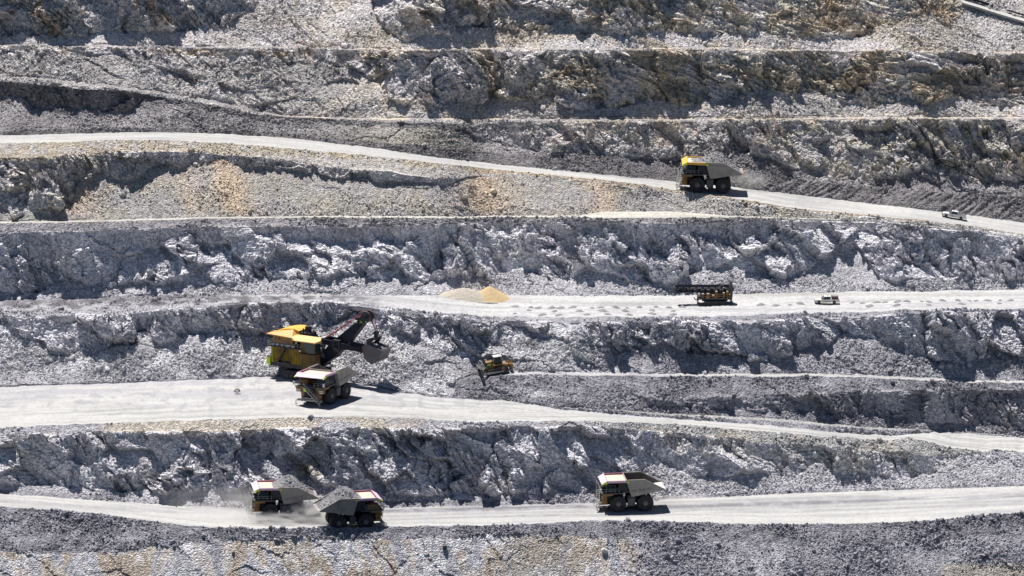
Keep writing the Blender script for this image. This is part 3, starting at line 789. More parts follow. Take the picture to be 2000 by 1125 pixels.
M_BLK = mat('black_oily_steel', (.035, .035, .042), .6, nscale=1.5, dirt=(.06, .058, .06))
M_DGR = mat('dark_grey_steel', (.085, .085, .095), .6, nscale=1.2, dirt=(.14, .135, .13))
M_LGR = mat('light_grey_steel', (.36, .35, .34), .55, nscale=1.5, dirt=(.26, .25, .24))
M_GLASS = mat('cab_glass', (.02, .05, .055), .12, nscale=1, spec=.6)
M_LIME = mat('reflective_lime', (.62, .85, .03), .5, nscale=3, noise=.1)
M_WHITE = mat('white_paint', (.80, .80, .80), .4, nscale=1, dirt=(.66, .65, .63))
M_LAMP = mat('lamp_lens', (.85, .85, .80), .3, nscale=1, noise=.05)
M_ORANGE = mat('orange_plastic', (.80, .20, .05), .5, nscale=2, noise=.1)
M_ROPE = mat('red_cable', (.36, .05, .06), .6, nscale=1)
M_STAIN = mat('steel_pale_tail', (.72, .71, .70), .5, nscale=1, dirt=(.6, .59, .57))

def gravel_mat(name, col, dark, scale=5.0, bump=.15):
    m = bpy.data.materials.new(name); m.use_nodes = True
    nt = m.node_tree; b = nt.nodes['Principled BSDF']; b.inputs['Roughness'].default_value = .95; b.inputs['Specular IOR Level'].default_value = .1
    tc = nt.nodes.new('ShaderNodeTexCoord'); vo = nt.nodes.new('ShaderNodeTexVoronoi'); vo.inputs['Scale'].default_value = scale
    nt.links.new(tc.outputs['Object'], vo.inputs['Vector'])
    sp = nt.nodes.new('ShaderNodeSeparateColor'); nt.links.new(vo.outputs['Color'], sp.inputs[0])
    mx = nt.nodes.new('ShaderNodeMix'); mx.data_type = 'RGBA'
    mx.inputs['A'].default_value = list(col) + [1]; mx.inputs['B'].default_value = list(dark) + [1]
    nt.links.new(sp.outputs[0], mx.inputs['Factor']); nt.links.new(mx.outputs['Result'], b.inputs['Base Color'])
    bp = nt.nodes.new('ShaderNodeBump'); bp.inputs['Distance'].default_value = bump; bp.inputs['Strength'].default_value = 1
    nt.links.new(vo.outputs['Distance'], bp.inputs['Height']); nt.links.new(bp.outputs[0], b.inputs['Normal'])
    return m
M_ORE = gravel_mat('broken_ore', (.42, .41, .42), (.24, .235, .25), 4.0, .25)

# ------------------------------------------------------------------ haul trucks
# local axes: +x forward, +y left, origin on the ground midway between the axles
def haul_truck(label, canopy=M_PINK, inner=M_RED, frame=M_OCH, ribs=True, tail=None, lime=True):
    t = empty('haul_truck', label, 'haul truck', 'mining haul trucks')
    AX = 3.18
    # wheels: two single in front, two dual pairs behind
    def wheel(cx, cy, w, side, dual=False):
        R_ = 1.88; h = w / 2
        wb = MB()
        prof = [(-h, 1.05), (-h, 1.62), (-h + .1, R_ - .06), (-h + .2, R_), (h - .2, R_), (h - .1, R_ - .06), (h, 1.62), (h, 1.05)]
        wb.lathe(prof, 0, 0, 32)
        for i in range(36):
            a = 2 * PI * i / 36
            c_, s_ = math.cos(a), math.sin(a); c2, s2 = math.cos(a + .07), math.sin(a + .07)
            for q in (-1, 1):
                y0, y1 = (q * h * .98, q * h * .15)
                wb.hexa([(c_ * (R_ - .02), y0, s_ * (R_ - .02)), (c2 * (R_ - .02), y0, s2 * (R_ - .02)), (c2 * (R_ - .02), y1, s2 * (R_ - .02)), (c_ * (R_ - .02), y1, s_ * (R_ - .02)),
                         (c_ * (R_ + .05), y0, s_ * (R_ + .05)), (c2 * (R_ + .05), y0, s2 * (R_ + .05)), (c2 * (R_ + .05), y1, s2 * (R_ + .05)), (c_ * (R_ + .05), y1, s_ * (R_ + .05))])
        w_ = wb.build('wheel', M_TYRE, t)
        w_.location = (cx, cy, R_)
        rb = MB(); o = side * h
        rb.lathe([(o - side * .30, 1.04), (o - side * .04, 1.0), (o - side * .10, .92), (o - side * .30, .80), (o - side * .16, .62), (o + side * .02, .55), (o + side * .06, .34)], 0, 0, 24)
        for i in range(12):
            a = 2 * PI * i / 12
            rb.cyl((.72 * math.cos(a), o - side * .28, .72 * math.sin(a)), (.72 * math.cos(a), o - side * .12, .72 * math.sin(a)), .05, 6)
        rb.build('rim', M_RIM, w_)
        return w_
    for sd in (-1, 1):
        wheel(AX, sd * 3.2, 1.15, sd)
        wheel(-AX, sd * 3.25, 1.12, sd)
        wheel(-AX, sd * 2.0, 1.12, -sd)
    # chassis: two rails, axle housing, suspension struts, exhausts
    c = MB()
    for sd in (-1, 1):
        c.prism([(-5.0, 2.3), (-3.4, 2.9), (1.0, 2.3), (5.4, 2.0), (7.0, 2.0), (7.0, 1.35), (3.6, 1.3), (1.4, 1.6), (-2.6, 1.9), (-5.0, 1.8)], sd * 1.1 - .25, sd * 1.1 + .25)
        c.cyl((AX, sd * 1.55, 1.4), (AX - .1, sd * 1.5, 3.4), .26, 12)
        c.cyl((-AX - .9, sd * 1.2, 2.2), (-AX - .4, sd * 1.2, 3.7), .2, 10)
        c.cyl((.4, sd * 1.6, 1.7), (-2.0, sd * 1.6, 4.2), .22, 10)      # hoist ram
    c.cyl((-AX, -1.6, 1.88), (-AX, 1.6, 1.88), .85, 18)
    c.cyl((AX, -2.6, 1.5), (AX, 2.6, 1.5), .3, 12)
    c.box(-1.6, 1.2, -1.2, 1.2, 1.5, 2.7)
    c.build('chassis', M_BLK, t, .02)
    # tanks slung between the wheels
    f = MB(); f.box(-.75, .95, 2.2, 3.7, 1.35, 3.3); f.cyl((-.75, 2.95, 3.35), (.95, 2.95, 3.35), .5, 14); f.build('fuel_tank', M_DGR, t, .06)
    f = MB(); f.box(-.6, .8, -3.6, -2.2, 1.4, 3.2); f.cyl((.1, -2.9, 3.1), (.1, -2.9, 3.9), .45, 14); f.build('hydraulic_tank', M_DGR, t, .06)
    # engine bay, radiator
    e = MB()
    e.box(4.2, 6.7, -1.9, 1.9, 2.1, 4.55)
    e.build('engine_bay', M_BLK, t, .04)
    g = MB(); g.box(6.7, 6.85, -1.7, 1.7, 1.9, 5.0)
    for i in range(12): g.box(6.85, 6.93, -1.65, 1.65, 2.0 + i * .24, 2.1 + i * .24)
    g.build('radiator_grille', M_BLK, t)
    # front frame in machine colour
    for sd in (-1, 1):
        ff = MB()
        ff.box(5.7, 6.95, sd * 2.15 - .42, sd * 2.15 + .42, 1.6, 4.5)
        ff.box(4.5, 6.9, sd * 3.2 - .85, sd * 3.2 + .85, 4.0, 4.42)
        ff.prism([(4.9, 4.0), (5.2, 4.0), (6.3, 3.1), (6.9, 3.1), (6.9, 4.0)], sd * 3.1 - .25, sd * 3.1 + .25)
        ff.box(6.3, 6.98, sd * 3.2 - .72, sd * 3.2 + .72, 3.15, 4.0)
        ff.build('front_frame', frame, t, .03)
    for sd in (-1, 1):
        h = MB()
        for k in (-.42, -.14, .14, .42):
            h.cyl((6.96, sd * 3.2 + k * 1.05, 3.75), (7.05, sd * 3.2 + k * 1.05, 3.75), .13, 10)
        h.box(6.96, 7.04, sd * 3.2 - .55, sd * 3.2 + .55, 3.22, 3.45)
        h.build('headlight', M_LAMP, t)
    # bumper, front stairs and handrails
    b = MB()
    b.box(6.9, 7.55, -3.3, 3.3, 1.15, 1.55); b.box(7.0, 7.3, -2.2, 2.2, 1.6, 1.95)
    for sd in (-1, 1):
        b.tube([(7.5, sd * 3.3, 1.5), (8.1, sd * 3.35, 1.2), (8.2, sd * 3.35, .55)], .09)
        b.tube([(7.0, sd * 2.6, 1.3), (6.7, sd * 2.6, .8), (5.6, sd * 2.6, .9)], .08)
        b.box(7.9, 8.35, sd * 3.3 - .25, sd * 3.3 + .25, .45, .55)
    b.build('bumper', M_LGR, t, .02)
    s_ = MB()
    n = 11
    for i in range(n):
        k = i / (n - 1)
        x, y, z = 8.0 - .55 * k, 3.0 - 4.2 * k, 1.0 + 3.3 * k
        s_.box(x - .35, x + .35, y - .22, y + .22, z - .03, z + .03)
    for dx in (-.38, .38):
        s_.tube([(8.0 + dx, 3.2, .9), (7.45 + dx, -1.3, 4.35)], .055)
        s_.tube([(8.0 + dx, 3.2, 1.9), (7.45 + dx, -1.3, 5.4)], .04)
        for k in (0, .33, .66, 1.0):
            s_.tube([(8.0 - .55 * k + dx, 3.2 - 4.5 * k, .9 + 3.45 * k), (8.0 - .55 * k + dx, 3.2 - 4.5 * k, 1.95 + 3.45 * k)], .035)
    s_.build('stairway', M_LGR, t)
    # deck
    d = MB()
    d.box(2.0, 7.25, -3.95, 3.95, 4.45, 4.6)
    d.box(2.0, 7.3, 3.8, 4.0, 4.36, 4.62)
    d.box(2.0, 7.3, -4.0, -3.8, 4.36, 4.62)
    d.build('deck', M_DGR, t, .02)
    for sd in (-1, 1):
        hr = MB()
        for zz in (5.1, 5.6): hr.tube([(3.0, sd * 3.9, zz), (7.2, sd * 3.9, zz), (7.2, sd * 1.4, zz)], .035)
        for x in (3.0, 4.0, 5.0, 6.1, 7.2): hr.tube([(x, sd * 3.9, 4.6), (x, sd * 3.9, 5.6)], .035)
        for y in (1.4, 2.6): hr.tube([(7.2, sd * y, 4.6), (7.2, sd * y, 5.6)], .035)
        hr.build('handrail', M_LGR, t)
    # cab on the left, cabinets on the right
    cb = MB()
    cb.prism([(3.7, 4.6), (3.7, 6.55), (5.75, 6.6), (6.05, 5.5), (6.05, 4.6)], 1.35, 3.55)
    cab = cb.build('cab', M_BLK, t, .05)
    gl = MB().prism([(3.95, 5.35), (3.95, 6.3), (5.0, 6.32), (5.0, 5.35)], 3.56, 3.59); gl.build('window', M_GLASS, cab)
    gl = MB().prism([(5.12, 5.35), (5.12, 6.32), (5.62, 6.35), (5.9, 5.5), (5.88, 5.35)], 3.56, 3.59); gl.build('window', M_GLASS, cab)
    gl = MB().hexa([(6.0, 1.5, 5.6), (6.05, 1.5, 5.6), (6.05, 3.4, 5.6), (6.0, 3.4, 5.6), (5.78, 1.5, 6.45), (5.82, 1.5, 6.45), (5.82, 3.4, 6.45), (5.78, 3.4, 6.45)])
    gl.build('windscreen', M_GLASS, cab)
    cab2 = MB()
    cab2.box(3.5, 5.9, -3.4, -1.2, 4.6, 5.9); cab2.box(3.4, 4.5, -1.25, 1.0, 4.62, 5.5)
    for k in range(4): cab2.box(5.9, 5.96, -3.2 + k * .5, -2.9 + k * .5, 4.8, 5.6)
    cab2.build('electrical_cabinet', frame, t, .05)
    MB().prism([(.35, 4.3), (3.3, 4.6), (3.1, 6.9), (1.25, 6.9)], -3.3, 3.3).build('dark_gap_filler', M_BLK, t, .05)  # added black filler: darkens the see-through gap under the canopy like shade
    for y in (-2.9, -2.1, 1.9): MB().cyl((3.45, y, 4.62), (3.45, y, 6.1), .28, 12).build('air_cleaner', M_BLK, t)
    for sd in (-1, 1):
        mi = MB(); mi.tube([(7.2, sd * 3.9, 5.6), (7.35, sd * 4.25, 5.5)], .035); mi.box(7.3, 7.42, sd * 4.25 - .25, sd * 4.25 + .25, 4.9, 5.75)
        mi.build('mirror', M_WHITE, t)
    if not lime: MB().box(4.2, 4.8, 3.60, 3.64, 4.85, 5.1).build('cab_sticker', M_LGR, cab)
    if lime:
        nb = MB(); nb.box(7.0, 7.06, -1.75, -.95, 3.3, 4.1); nb.build('reflector_panel', M_LIME, t)
    # dump body: slanted floor, side walls, front wall, canopy over the cab
    W = 4.0
    th = .16
    bd = MB()
    P_side = [(1.35, 7.55), (-3.0, 7.62), (-7.75, 5.15), (-7.5, 4.85), (-4.4, 4.55), (-3.5, 4.2), (-.2, 3.65), (.15, 3.75)]
    bd2 = []
    for sd in (-1, 1):
        bd.prism(P_side, sd * W - (th if sd > 0 else 0), sd * W + (0 if sd > 0 else th))
        # top rail
        bd.prism([(1.45, 7.45), (-3.0, 7.5), (-7.8, 5.02), (-7.8, 5.24), (-3.0, 7.76), (1.45, 7.68)], sd * (W + .07) - .13, sd * (W + .07) + .13)
        if ribs:
            bd.prism([(1.15, 7.1), (1.25, 7.48), (-3.05, 7.5), (-3.15, 7.1)], sd * (W + .07) - .07, sd * (W + .07) + .07)
            bd.prism([(-.15, 3.72), (.2, 4.75), (-4.2, 5.3), (-3.5, 4.25)], sd * (W + .07) - .07, sd * (W + .07) + .07)
            for xt, xb in ((1.1, .05), (-1.0, -1.6), (-3.1, -3.3)):
                bd.hexa([(xb - .16, sd * W, 3.9), (xb + .16, sd * W, 3.9), (xb + .16, sd * (W + .16), 3.9), (xb - .16, sd * (W + .16), 3.9),
                         (xt - .16, sd * W, 7.5), (xt + .16, sd * W, 7.5), (xt + .16, sd * (W + .16), 7.5), (xt - .16, sd * (W + .16), 7.5)])
            bd.hexa([(.1, sd * W, 4.55), (.3, sd * W, 4.9), (.3, sd * (W + .14), 4.9), (.1, sd * (W + .14), 4.55), (-4.4, sd * W, 5.15), (-4.3, sd * W, 5.5), (-4.3, sd * (W + .14), 5.5), (-4.4, sd * (W + .14), 5.15)])
        else:
            bd.hexa([(.9, sd * W, 6.75), (.9, sd * W, 6.95), (.9, sd * (W + .12), 6.95), (.9, sd * (W + .12), 6.75), (-4.0, sd * W, 6.6), (-4.0, sd * W, 6.8), (-4.0, sd * (W + .12), 6.8), (-4.0, sd * (W + .12), 6.6)])
    # floor under-side + front wall
    bd.prism([(.15, 3.75), (-.2, 3.62), (-3.5, 4.17), (-4.4, 4.5), (-7.5, 4.8), (-7.6, 5.0), (-4.4, 4.75), (-.1, 3.95)], -W + th, W - th)
    bd.prism([(.15, 3.75), (1.35, 7.55), (1.15, 7.55), (-.1, 3.95)], -W + th, W - th)
    for y in (-2.4, -.8, .8, 2.4):
        bd.prism([(.15, 3.7), (-.2, 3.45), (-3.5, 4.0), (-6.8, 4.6), (-6.8, 4.75), (-3.5, 4.25), (.1, 3.9)], y - .18, y + .18)
    body = bd.build('dump_body', M_BODY, t, .0)
    li = MB()
    li.prism([(-.1, 3.97), (-4.4, 4.77), (-7.55, 5.03), (-7.5, 5.07), (-4.4, 4.83), (-.08, 4.03)], -W + th + .01, W - th - .01)
    li.prism([(-.08, 4.0), (1.13, 7.5), (1.08, 7.5), (-.13, 4.0)], -W + th + .01, W - th - .01)
    for sd in (-1, 1):
        li.prism([(1.1, 7.5), (-3.0, 7.57), (-7.5, 5.2), (-7.5, 5.05), (-4.4, 4.8), (-.08, 4.02)], sd * (W - th) - .03, sd * (W - th) + .03)
    li.build('liner', M_BODYIN, body)
    tl = MB(); tm_ = M_STAIN if 'alone' in label else M_BODY
    tl.prism([(-7.45, 5.08), (-6.0, 4.98), (-6.0, 4.9), (-7.8, 4.9), (-8.0, 5.0)], -W + .2, W - .2); tl.build('tail_lip', tm_, body)
    # canopy: a shallow tray with raised rims and a sloping front lip
    cp = MB()
    cp.box(1.1, 6.2, -W - .1, W + .1, 7.05, 7.2)
    for sd in (-1, 1): cp.box(1.3, 5.9, sd * W - .12, sd * W + .12, 7.2, 7.58)
    cp.hexa([(5.8, -W - .12, 7.2), (7.15, -W + .1, 6.75), (7.15, W - .1, 6.75), (5.8, W + .12, 7.2), (5.8, -W - .12, 7.62), (7.15, -W + .1, 6.9), (7.15, W - .1, 6.9), (5.8, W + .12, 7.62)])
    can = cp.build('canopy', canopy, body, .02)
    fl = MB(); fl.box(1.15, 5.78, -W + .14, W - .14, 7.19, 7.23); fl.build('canopy_floor', M_CREAM, can)
    ed = MB()
    for sd in (-1, 1): ed.box(1.3, 5.9, sd * (W - .15) - .03, sd * (W - .15) + .03, 7.2, 7.60)
    ed.box(5.72, 5.80, -W, W, 7.2, 7.63); ed.box(1.2, 6.2, -W - .1, W + .1, 6.98, 7.06)
    ed.build('canopy_edge', inner, can)
    MB().box(1.25, 6.3, -W - .05, W + .05, 6.9, 6.985).build('canopy_underside', M_PURP, can)
    for sd in (-1, 1):
        MB().prism([(5.65, 6.94), (5.65, 7.40), (7.24, 6.74), (7.24, 6.66)], sd * (W + .06) - .13, sd * (W + .06) + .13).build('reflective_strip', M_LIME, can)
        if lime: MB().box(.65, 1.3, sd * (W + .19) - .03, sd * (W + .19) + .03, 6.95, 7.4).build('side_sticker', M_LIME, body)
        else: MB().hexa([(.35, sd * W, 4.4), (.55, sd * W, 4.4), (.55, sd * (W + .06), 4.4), (.35, sd * (W + .06), 4.4), (1.2, sd * W, 7.35), (1.4, sd * W, 7.35), (1.4, sd * (W + .06), 7.35), (1.2, sd * (W + .06), 7.35)]).build('reflective_strip', M_LIME, body)
    return t

def ore_heap(truck, label, reach=2.6, full=1.0):
    """a heap of broken ore resting in a dump body"""
    rnd = np.random.RandomState(len(label))
    nx, ny = 70, 42
    xs = np.linspace(-7.35, reach, nx); ys = np.linspace(-3.78, 3.78, ny)
    Xg, Yg = np.meshgrid(xs, ys, indexing='ij')
    edge = np.clip(1 - (np.abs(Yg) / 3.8) ** 2.2, 0, 1)
    rim = np.where(Xg > -3.0, 7.35, 7.35 + (Xg + 3.0) * .52)
    peak = 2.1 * full * np.exp(-((Xg + 1.3) / 2.7) ** 2) + .25
    ends = np.clip((reach - Xg) / 1.6, 0, 1) ** .8
    Zg = rim - .10 + edge * peak * ends - (1 - ends) * .1
    Zg += .22 * stones(Xg.astype(np.float32) / .6 + 3, Yg.astype(np.float32) / .6, 2) + .12 * fbm(Xg, Yg, 3, 5)
    Zb = np.where(Xg > -4.4, 4.15 - .18 * Xg, 4.9 - .06 * (Xg + 4.4))
    Zb = np.where(Xg > -.2, np.minimum(7.24, 4.35 + (Xg + .2) * 2.9), Zb)
    Zb = np.where(Xg > 1.0, 7.24, Zb)
    vs = [(float(a), float(b), float(c)) for a, b, c in zip(Xg.ravel(), Yg.ravel(), Zg.ravel())]
    vb = [(float(a), float(b), float(c)) for a, b, c in zip(Xg.ravel(), Yg.ravel(), Zb.ravel())]
    f = []
    for i in range(nx - 1):
        for j in range(ny - 1):
            a = i * ny + j; f.append((a, a + 1, a + ny + 1, a + ny))
    N = nx * ny
    loop = [i * ny for i in range(nx)] + [(nx - 1) * ny + j for j in range(1, ny)] + [i * ny + ny - 1 for i in range(nx - 2, -1, -1)] + [j for j in range(ny - 2, 0, -1)]
    for a, b in zip(loop, loop[1:] + loop[:1]): f.append((a, b, b + N, a + N))
    m = MB(); m.add(vs + vb, f)
    V, F = ico()
    for k in range(160):
        i, j = rnd.randint(2, nx - 12), rnd.randint(2, ny - 2)
        r = .10 + .28 * rnd.rand() ** 2
        m.add([(xs[i] + v[0] * r * (.7 + .6 * rnd.rand()), ys[j] + v[1] * r, Zg[i, j] + v[2] * r * .8) for v in V], [tuple(q) for q in F])
    o = m.build('ore_load', M_ORE)
    tag(o, label, 'ore load', 'heaps of ore in the dump bodies')
    o.matrix_world = truck.matrix_world.copy()
    return o

TR = []
t = haul_truck('empty haul truck with pink and white canopy driving alone on the lowest road'); place(t, 'road1', 1231, 992, 180 + 6); TR.append(t)
t = haul_truck('loaded haul truck trailing pale dust, heading left on the lowest road'); place(t, 'road1', 552, 1007, 180 + 7)
ore_heap(t, 'pale ore heaped in the dusty truck heading left on the lowest road')
t = haul_truck('loaded haul truck heading right, passing the dusty truck on the lowest road'); place(t, 'road1', 683, 1029, 12)
ore_heap(t, 'darker grey ore heaped in the truck heading right on the lowest road')
t = haul_truck('loaded haul truck with yellow canopy on the diagonal upper road', M_YELL, M_YELL, M_OCH, ribs=False); place(t, 'road3', 1386, 371.5, 180)
ore_heap(t, 'grey ore heaped in the yellow-canopied truck on the upper road', 4.9)
t = haul_truck('haul truck with raised grey body parked below the yellow mining shovel'); place(t, 'road2', 638, 780.5, 180 + 58)
M_RED2 = mat('drill_red', (.30, .05, .05), .6, nscale=2)
M_BROWN = mat('brown_toolbox', (.20, .09, .07), .6, nscale=2)
# ------------------------------------------------------------------ rope shovel   (+x along the boom)
def rope_shovel():
    t = empty('rope_shovel', 'large yellow electric rope shovel swinging its black boom over the muck pile', 'mining shovel')
    for sd in (-1, 1):
        m = MB()
        out = [(-4.9, .9), (-4.4, .25), (-3.6, 0), (3.6, 0), (4.4, .25), (4.9, .9), (4.6, 1.7), (3.7, 2.15), (-3.7, 2.15), (-4.6, 1.7)]
        m.prism(out, sd * 3.5 - .85, sd * 3.5 + .85)
        for i in range(15):
            x = -3.7 + i * .53
            m.box(x - .2, x + .2, sd * 3.5 - .95, sd * 3.5 + .95, -.02, .07); m.box(x - .2, x + .2, sd * 3.5 - .95, sd * 3.5 + .95, 2.1, 2.24)
        tr = m.build('crawler_track', M_BLK, t, .03)
        w = MB()
        for x in (-3.2, -1.9, -.6, .7, 2.0, 3.3): w.cyl((x, sd * 4.32, .75), (x, sd * 4.45, .75), .5, 14)
        w.build('roller', M_DGR, tr)
    m = MB(); m.box(-2.8, 2.8, -2.7, 2.7, .8, 2.2); m.cyl((0, 0, 2.2), (0, 0, 2.85), 3.1, 28); m.build('turntable', M_BLK, t, .03)
    m = MB(); m.box(-8.0, 3.6, -4.2, 4.2, 2.85, 3.7); m.prism([(-9.0, 3.2), (-8.0, 2.7), (-8.0, 4.9), (-9.0, 4.9)], -4.2, 4.2)
    for y in (-3.2, -1.0, 1.0, 3.2): m.box(3.4, 4.6, y - .15, y + .15, 3.1, 3.7)
    m.build('revolving_frame', M_BLK, t, .04)
    for y in (-4.26, 3.4):
        m = MB(); m.prism([(-9.06, 3.3), (-8.0, 2.8), (-8.0, 4.75), (-9.06, 4.75)], y, y + .9); m.build('reflector_panel', M_LIME, t)
    h = MB(); h.box(-7.8, 1.6, -4.1, 4.1, 3.7, 7.7)
    for i in range(12):
        x = -7.5 + i * .78; h.box(x - .06, x + .06, -4.18, 4.18, 3.75, 7.6)
    house = h.build('machinery_house', mat('house_dusty_yellow', (.26, .165, .015), .6, nscale=.5, dirt=(.12, .08, .02)), t, .03)
    for x in (-7.6, 1.0):
        MB().box(x - .1, x + .5, -4.24, -4.19, 3.75, 7.5).build('reflector_panel', mat('faded_lime_stripe', (.30, .32, .03), .6, nscale=1), house)
    m = MB(); m.prism([(-5.6, 4.0), (-5.2, 4.0), (-3.2, 7.6), (-3.6, 7.6)], -5.0, -4.3)   # stairs climb outward along the wall
    m.build('stairway', M_BLK, t)
    m = MB(); m.box(-5.4, -2.0, -5.1, -4.2, 3.9, 4.05); m.tube([(-5.4, -5.05, 4.9), (-2.0, -5.05, 4.9)], .05)
    for x in (-5.4, -3.7, -2.0): m.tube([(x, -5.05, 4.0), (x, -5.05, 4.9)], .05)
    m.build('walkway', M_DGR, t)
    d = MB(); d.box(-8.4, 2.4, -4.9, 4.9, 7.7, 7.95); d.build('deck', M_BLK, t)
    r = MB()
    for z in (8.45, 8.95):
        r.tube([(-8.3, -4.85, z), (1.4, -4.85, z)], .05); r.tube([(-8.3, 4.85, z), (2.3, 4.85, z)], .05); r.tube([(-8.3, -4.85, z), (-8.3, 4.85, z)], .05)
    for i in range(11):
        x = -8.3 + i * .96; r.tube([(x, -4.85, 7.9), (x, -4.85, 8.95)], .045)
    for y in (-2.4, 0, 2.4): r.tube([(-8.3, y, 7.9), (-8.3, y, 8.95)], .045)
    r.build('handrail', M_LGR, t)
    # low electrical boxes and lights on deck edge
    m = MB()
    for x, w in ((-7.2, .5), (-6.1, .8), (-4.6, .5), (-3.4, 1.2), (-1.6, .7)): m.box(x, x + w, -4.6, -4.15, 7.95, 8.35 + .1 * w)
    m.build('deck_box', M_WHITE, t)
    # rear upper cabin with hooded roof
    m = MB(); m.box(-7.4, -1.8, -3.9, 2.6, 7.95, 10.7); c = m.build('upper_cabin', mat('upper_cabin_tan', (.50, .28, .09), .6, nscale=.4, dirt=(.38, .21, .08)), t, .05)
    for x in (-6.9, -5.9): MB().box(x, x + .7, -3.95, -3.9, 9.4, 10.2).build('vent', M_OCH, c)
    m = MB(); m.tube([(-3.6, -4.1, 8.2), (-3.0, -4.1, 10.4)], .09); m.tube([(-3.2, -4.1, 8.2), (-2.6, -4.1, 10.4)], .09); m.build('ladder', M_LGR, c)
    m = MB()
    xs = [-8.3, -7.0, -5.5, -4.0, -2.6, -1.0]
    zc = [10.75, 11.25, 11.65, 11.95, 12.05, 11.7]
    poly = [(x, 10.72 - .04 * i) for i, x in enumerate(xs)]
    m.prism([(xs[0], 10.6)] + [(x, z) for x, z in zip(xs, zc)] + [(xs[-1] + .3, 10.65)], -2.2, 2.9)
    m.build('roof', M_YELL, c, .03)
    m = MB(); m.hexa([(-8.6, -4.9, 10.55), (-1.2, -4.9, 10.25), (-1.0, -2.1, 10.55), (-8.5, -2.1, 10.65), (-8.6, -4.9, 10.75), (-1.2, -4.9, 10.45), (-2.6, -2.1, 11.9), (-8.0, -2.1, 11.0)])
    m.build('roof_edge', M_ORANGEY, c)
    # operator cab block at the front right
    m = MB(); m.box(1.5, 5.4, -5.1, -2.6, 3.0, 6.9); m.box(1.5, 5.5, -5.15, -2.6, 7.15, 9.95)
    m.box(1.45, 5.45, -5.1, -2.6, 6.9, 7.15)
    cb = m.build('operator_cab', mat('cab_dark_ochre', (.16, .09, .02), .6, nscale=.5, dirt=(.07, .045, .02)), t, .04)
    MB().prism([(3.2, 7.3), (5.3, 7.3), (5.3, 9.6), (2.2, 9.6)], -5.19, -5.16).build('window', M_GLASS, cb)
    MB().box(5.52, 5.55, -4.9, -2.8, 7.5, 9.6).build('windscreen', M_GLASS, cb)
    MB().box(1.3, 5.8, -5.5, -2.4, 6.95, 7.1).build('cab_walkway', M_BLK, cb)
    m = MB(); m.hexa([(-.4, -5.9, 9.95), (6.3, -5.9, 9.95), (7.0, -4.2, 9.95), (6.3, -1.8, 9.95), (-.4, -5.9, 10.15), (6.3, -5.9, 10.15), (7.0, -4.2, 10.15), (6.3, -1.8, 10.15)]) if False else MB()
    vs = [(-1.6, -4.7), (.2, -6.0), (5.9, -6.0), (7.0, -4.6), (6.2, -3.2), (-1.0, -3.2)]
    m.add([(x, y, 9.98) for x, y in vs] + [(x * .97, y * .99, 10.2 + .30 * (y + 6.0)) for x, y in vs], [tuple(range(6)), tuple(range(11, 5, -1))] + [(i, (i + 1) % 6, (i + 1) % 6 + 6, i + 6) for i in range(6)])
    m.build('cab_roof', mat('cab_roof_pale_yellow', (.82, .56, .22), .5, nscale=.4, dirt=(.74, .50, .22)), cb)
    for x, y, z in ((1.3, -5.3, 7.6), (5.0, -5.3, 3.7), (-.2, -4.6, 9.3)):
        MB().cyl((x, y, z), (x, y - .12, z), .2, 10).build('work_light', M_LAMP, cb)
    # roof machinery, gantry
    m = MB(); m.box(-1.0, 1.4, -1.8, 1.8, 7.9, 11.2); m.box(-.6, .9, -2.4, -1.8, 8.0, 10.3)
    for i in range(7): m.cyl((-.8 + i * .33, -1.9 + (i % 3) * .8, 11.2), (-.8 + i * .33, -1.9 + (i % 3) * .8, 11.7 + (i % 2) * .5), .16, 8)
    m.box(-.3, .8, -.6, .6, 11.2, 12.6)
    for sd in (-1, 1):
        m.tube([(-1.6, sd * 2.0, 8), (1.0, sd * 1.2, 11.4), (3.2, sd * 2.2, 8)], .2)
    m.build('gantry', M_BLK, t)
    m = MB(); m.cyl((3.0, -1.8, 7.9), (3.0, 1.8, 7.9), 1.1, 20); m.box(2.2, 4.2, -2.2, 2.2, 6.3, 7.0)
    for k in range(5): m.box(4.0 + k * .5, 4.3 + k * .5, -2.6, -2.2, 7.2 - .3 * k, 8.2 - .3 * k)
    m.build('hoist_drum', M_DGR, t)
    MB().box(3.4, 5.6, -2.7, -2.2, 7.6, 8.3).build('catwalk_panel', M_LGR, t)
    # boom: tapering box with reinforced edges
    def bp(s_, o):     # point along the boom, offset across it
        a = (3.6, 4.3); b = (17.3, 16.9); L_ = math.hypot(b[0] - a[0], b[1] - a[1]); ux, uz = (b[0] - a[0]) / L_, (b[1] - a[1]) / L_
        return (a[0] + (b[0] - a[0]) * s_ - uz * o, a[1] + (b[1] - a[1]) * s_ + ux * o)
    m = MB()
    m.prism([bp(0, -.9), bp(.3, -1.9), bp(.52, -1.8), bp(.78, -1.1), bp(.97, -.7), bp(.97, .7), bp(.75, .85), bp(.5, 1.1), bp(.25, 1.2), bp(0, .7)], -1.15, 1.15)
    for s_ in (.12, .3, .5, .7): 
        p = [bp(s_, -1.3), bp(s_ + .015, -1.3), bp(s_ + .015, .95), bp(s_, .95)]
        m.prism(p, -1.22, 1.22)
    m.prism([bp(0, -.9), bp(.28, -1.9), bp(.28, -2.1), bp(0, -1.3)], -1.35, 1.35)
    boom = m.build('boom', M_BOOM, t, .04)
    tip = bp(1.0, .1)
    for y in (-.75, .75):
        m = MB(); m.lathe([(-.22, 1.35), (-.1, 1.45), (0, 1.28), (.1, 1.45), (.22, 1.35)], tip[0], tip[1], 30, y)
        m.build('sheave', M_DGR, boom)
    m = MB(); m.cyl((tip[0], -1.5, tip[1]), (tip[0], 1.5, tip[1]), .35, 14)
    m.prism([bp(.9, -.8), bp(1.03, -.6), bp(1.05, .3), bp(1.0, .9), bp(.9, .9)], -1.32, -1.16)
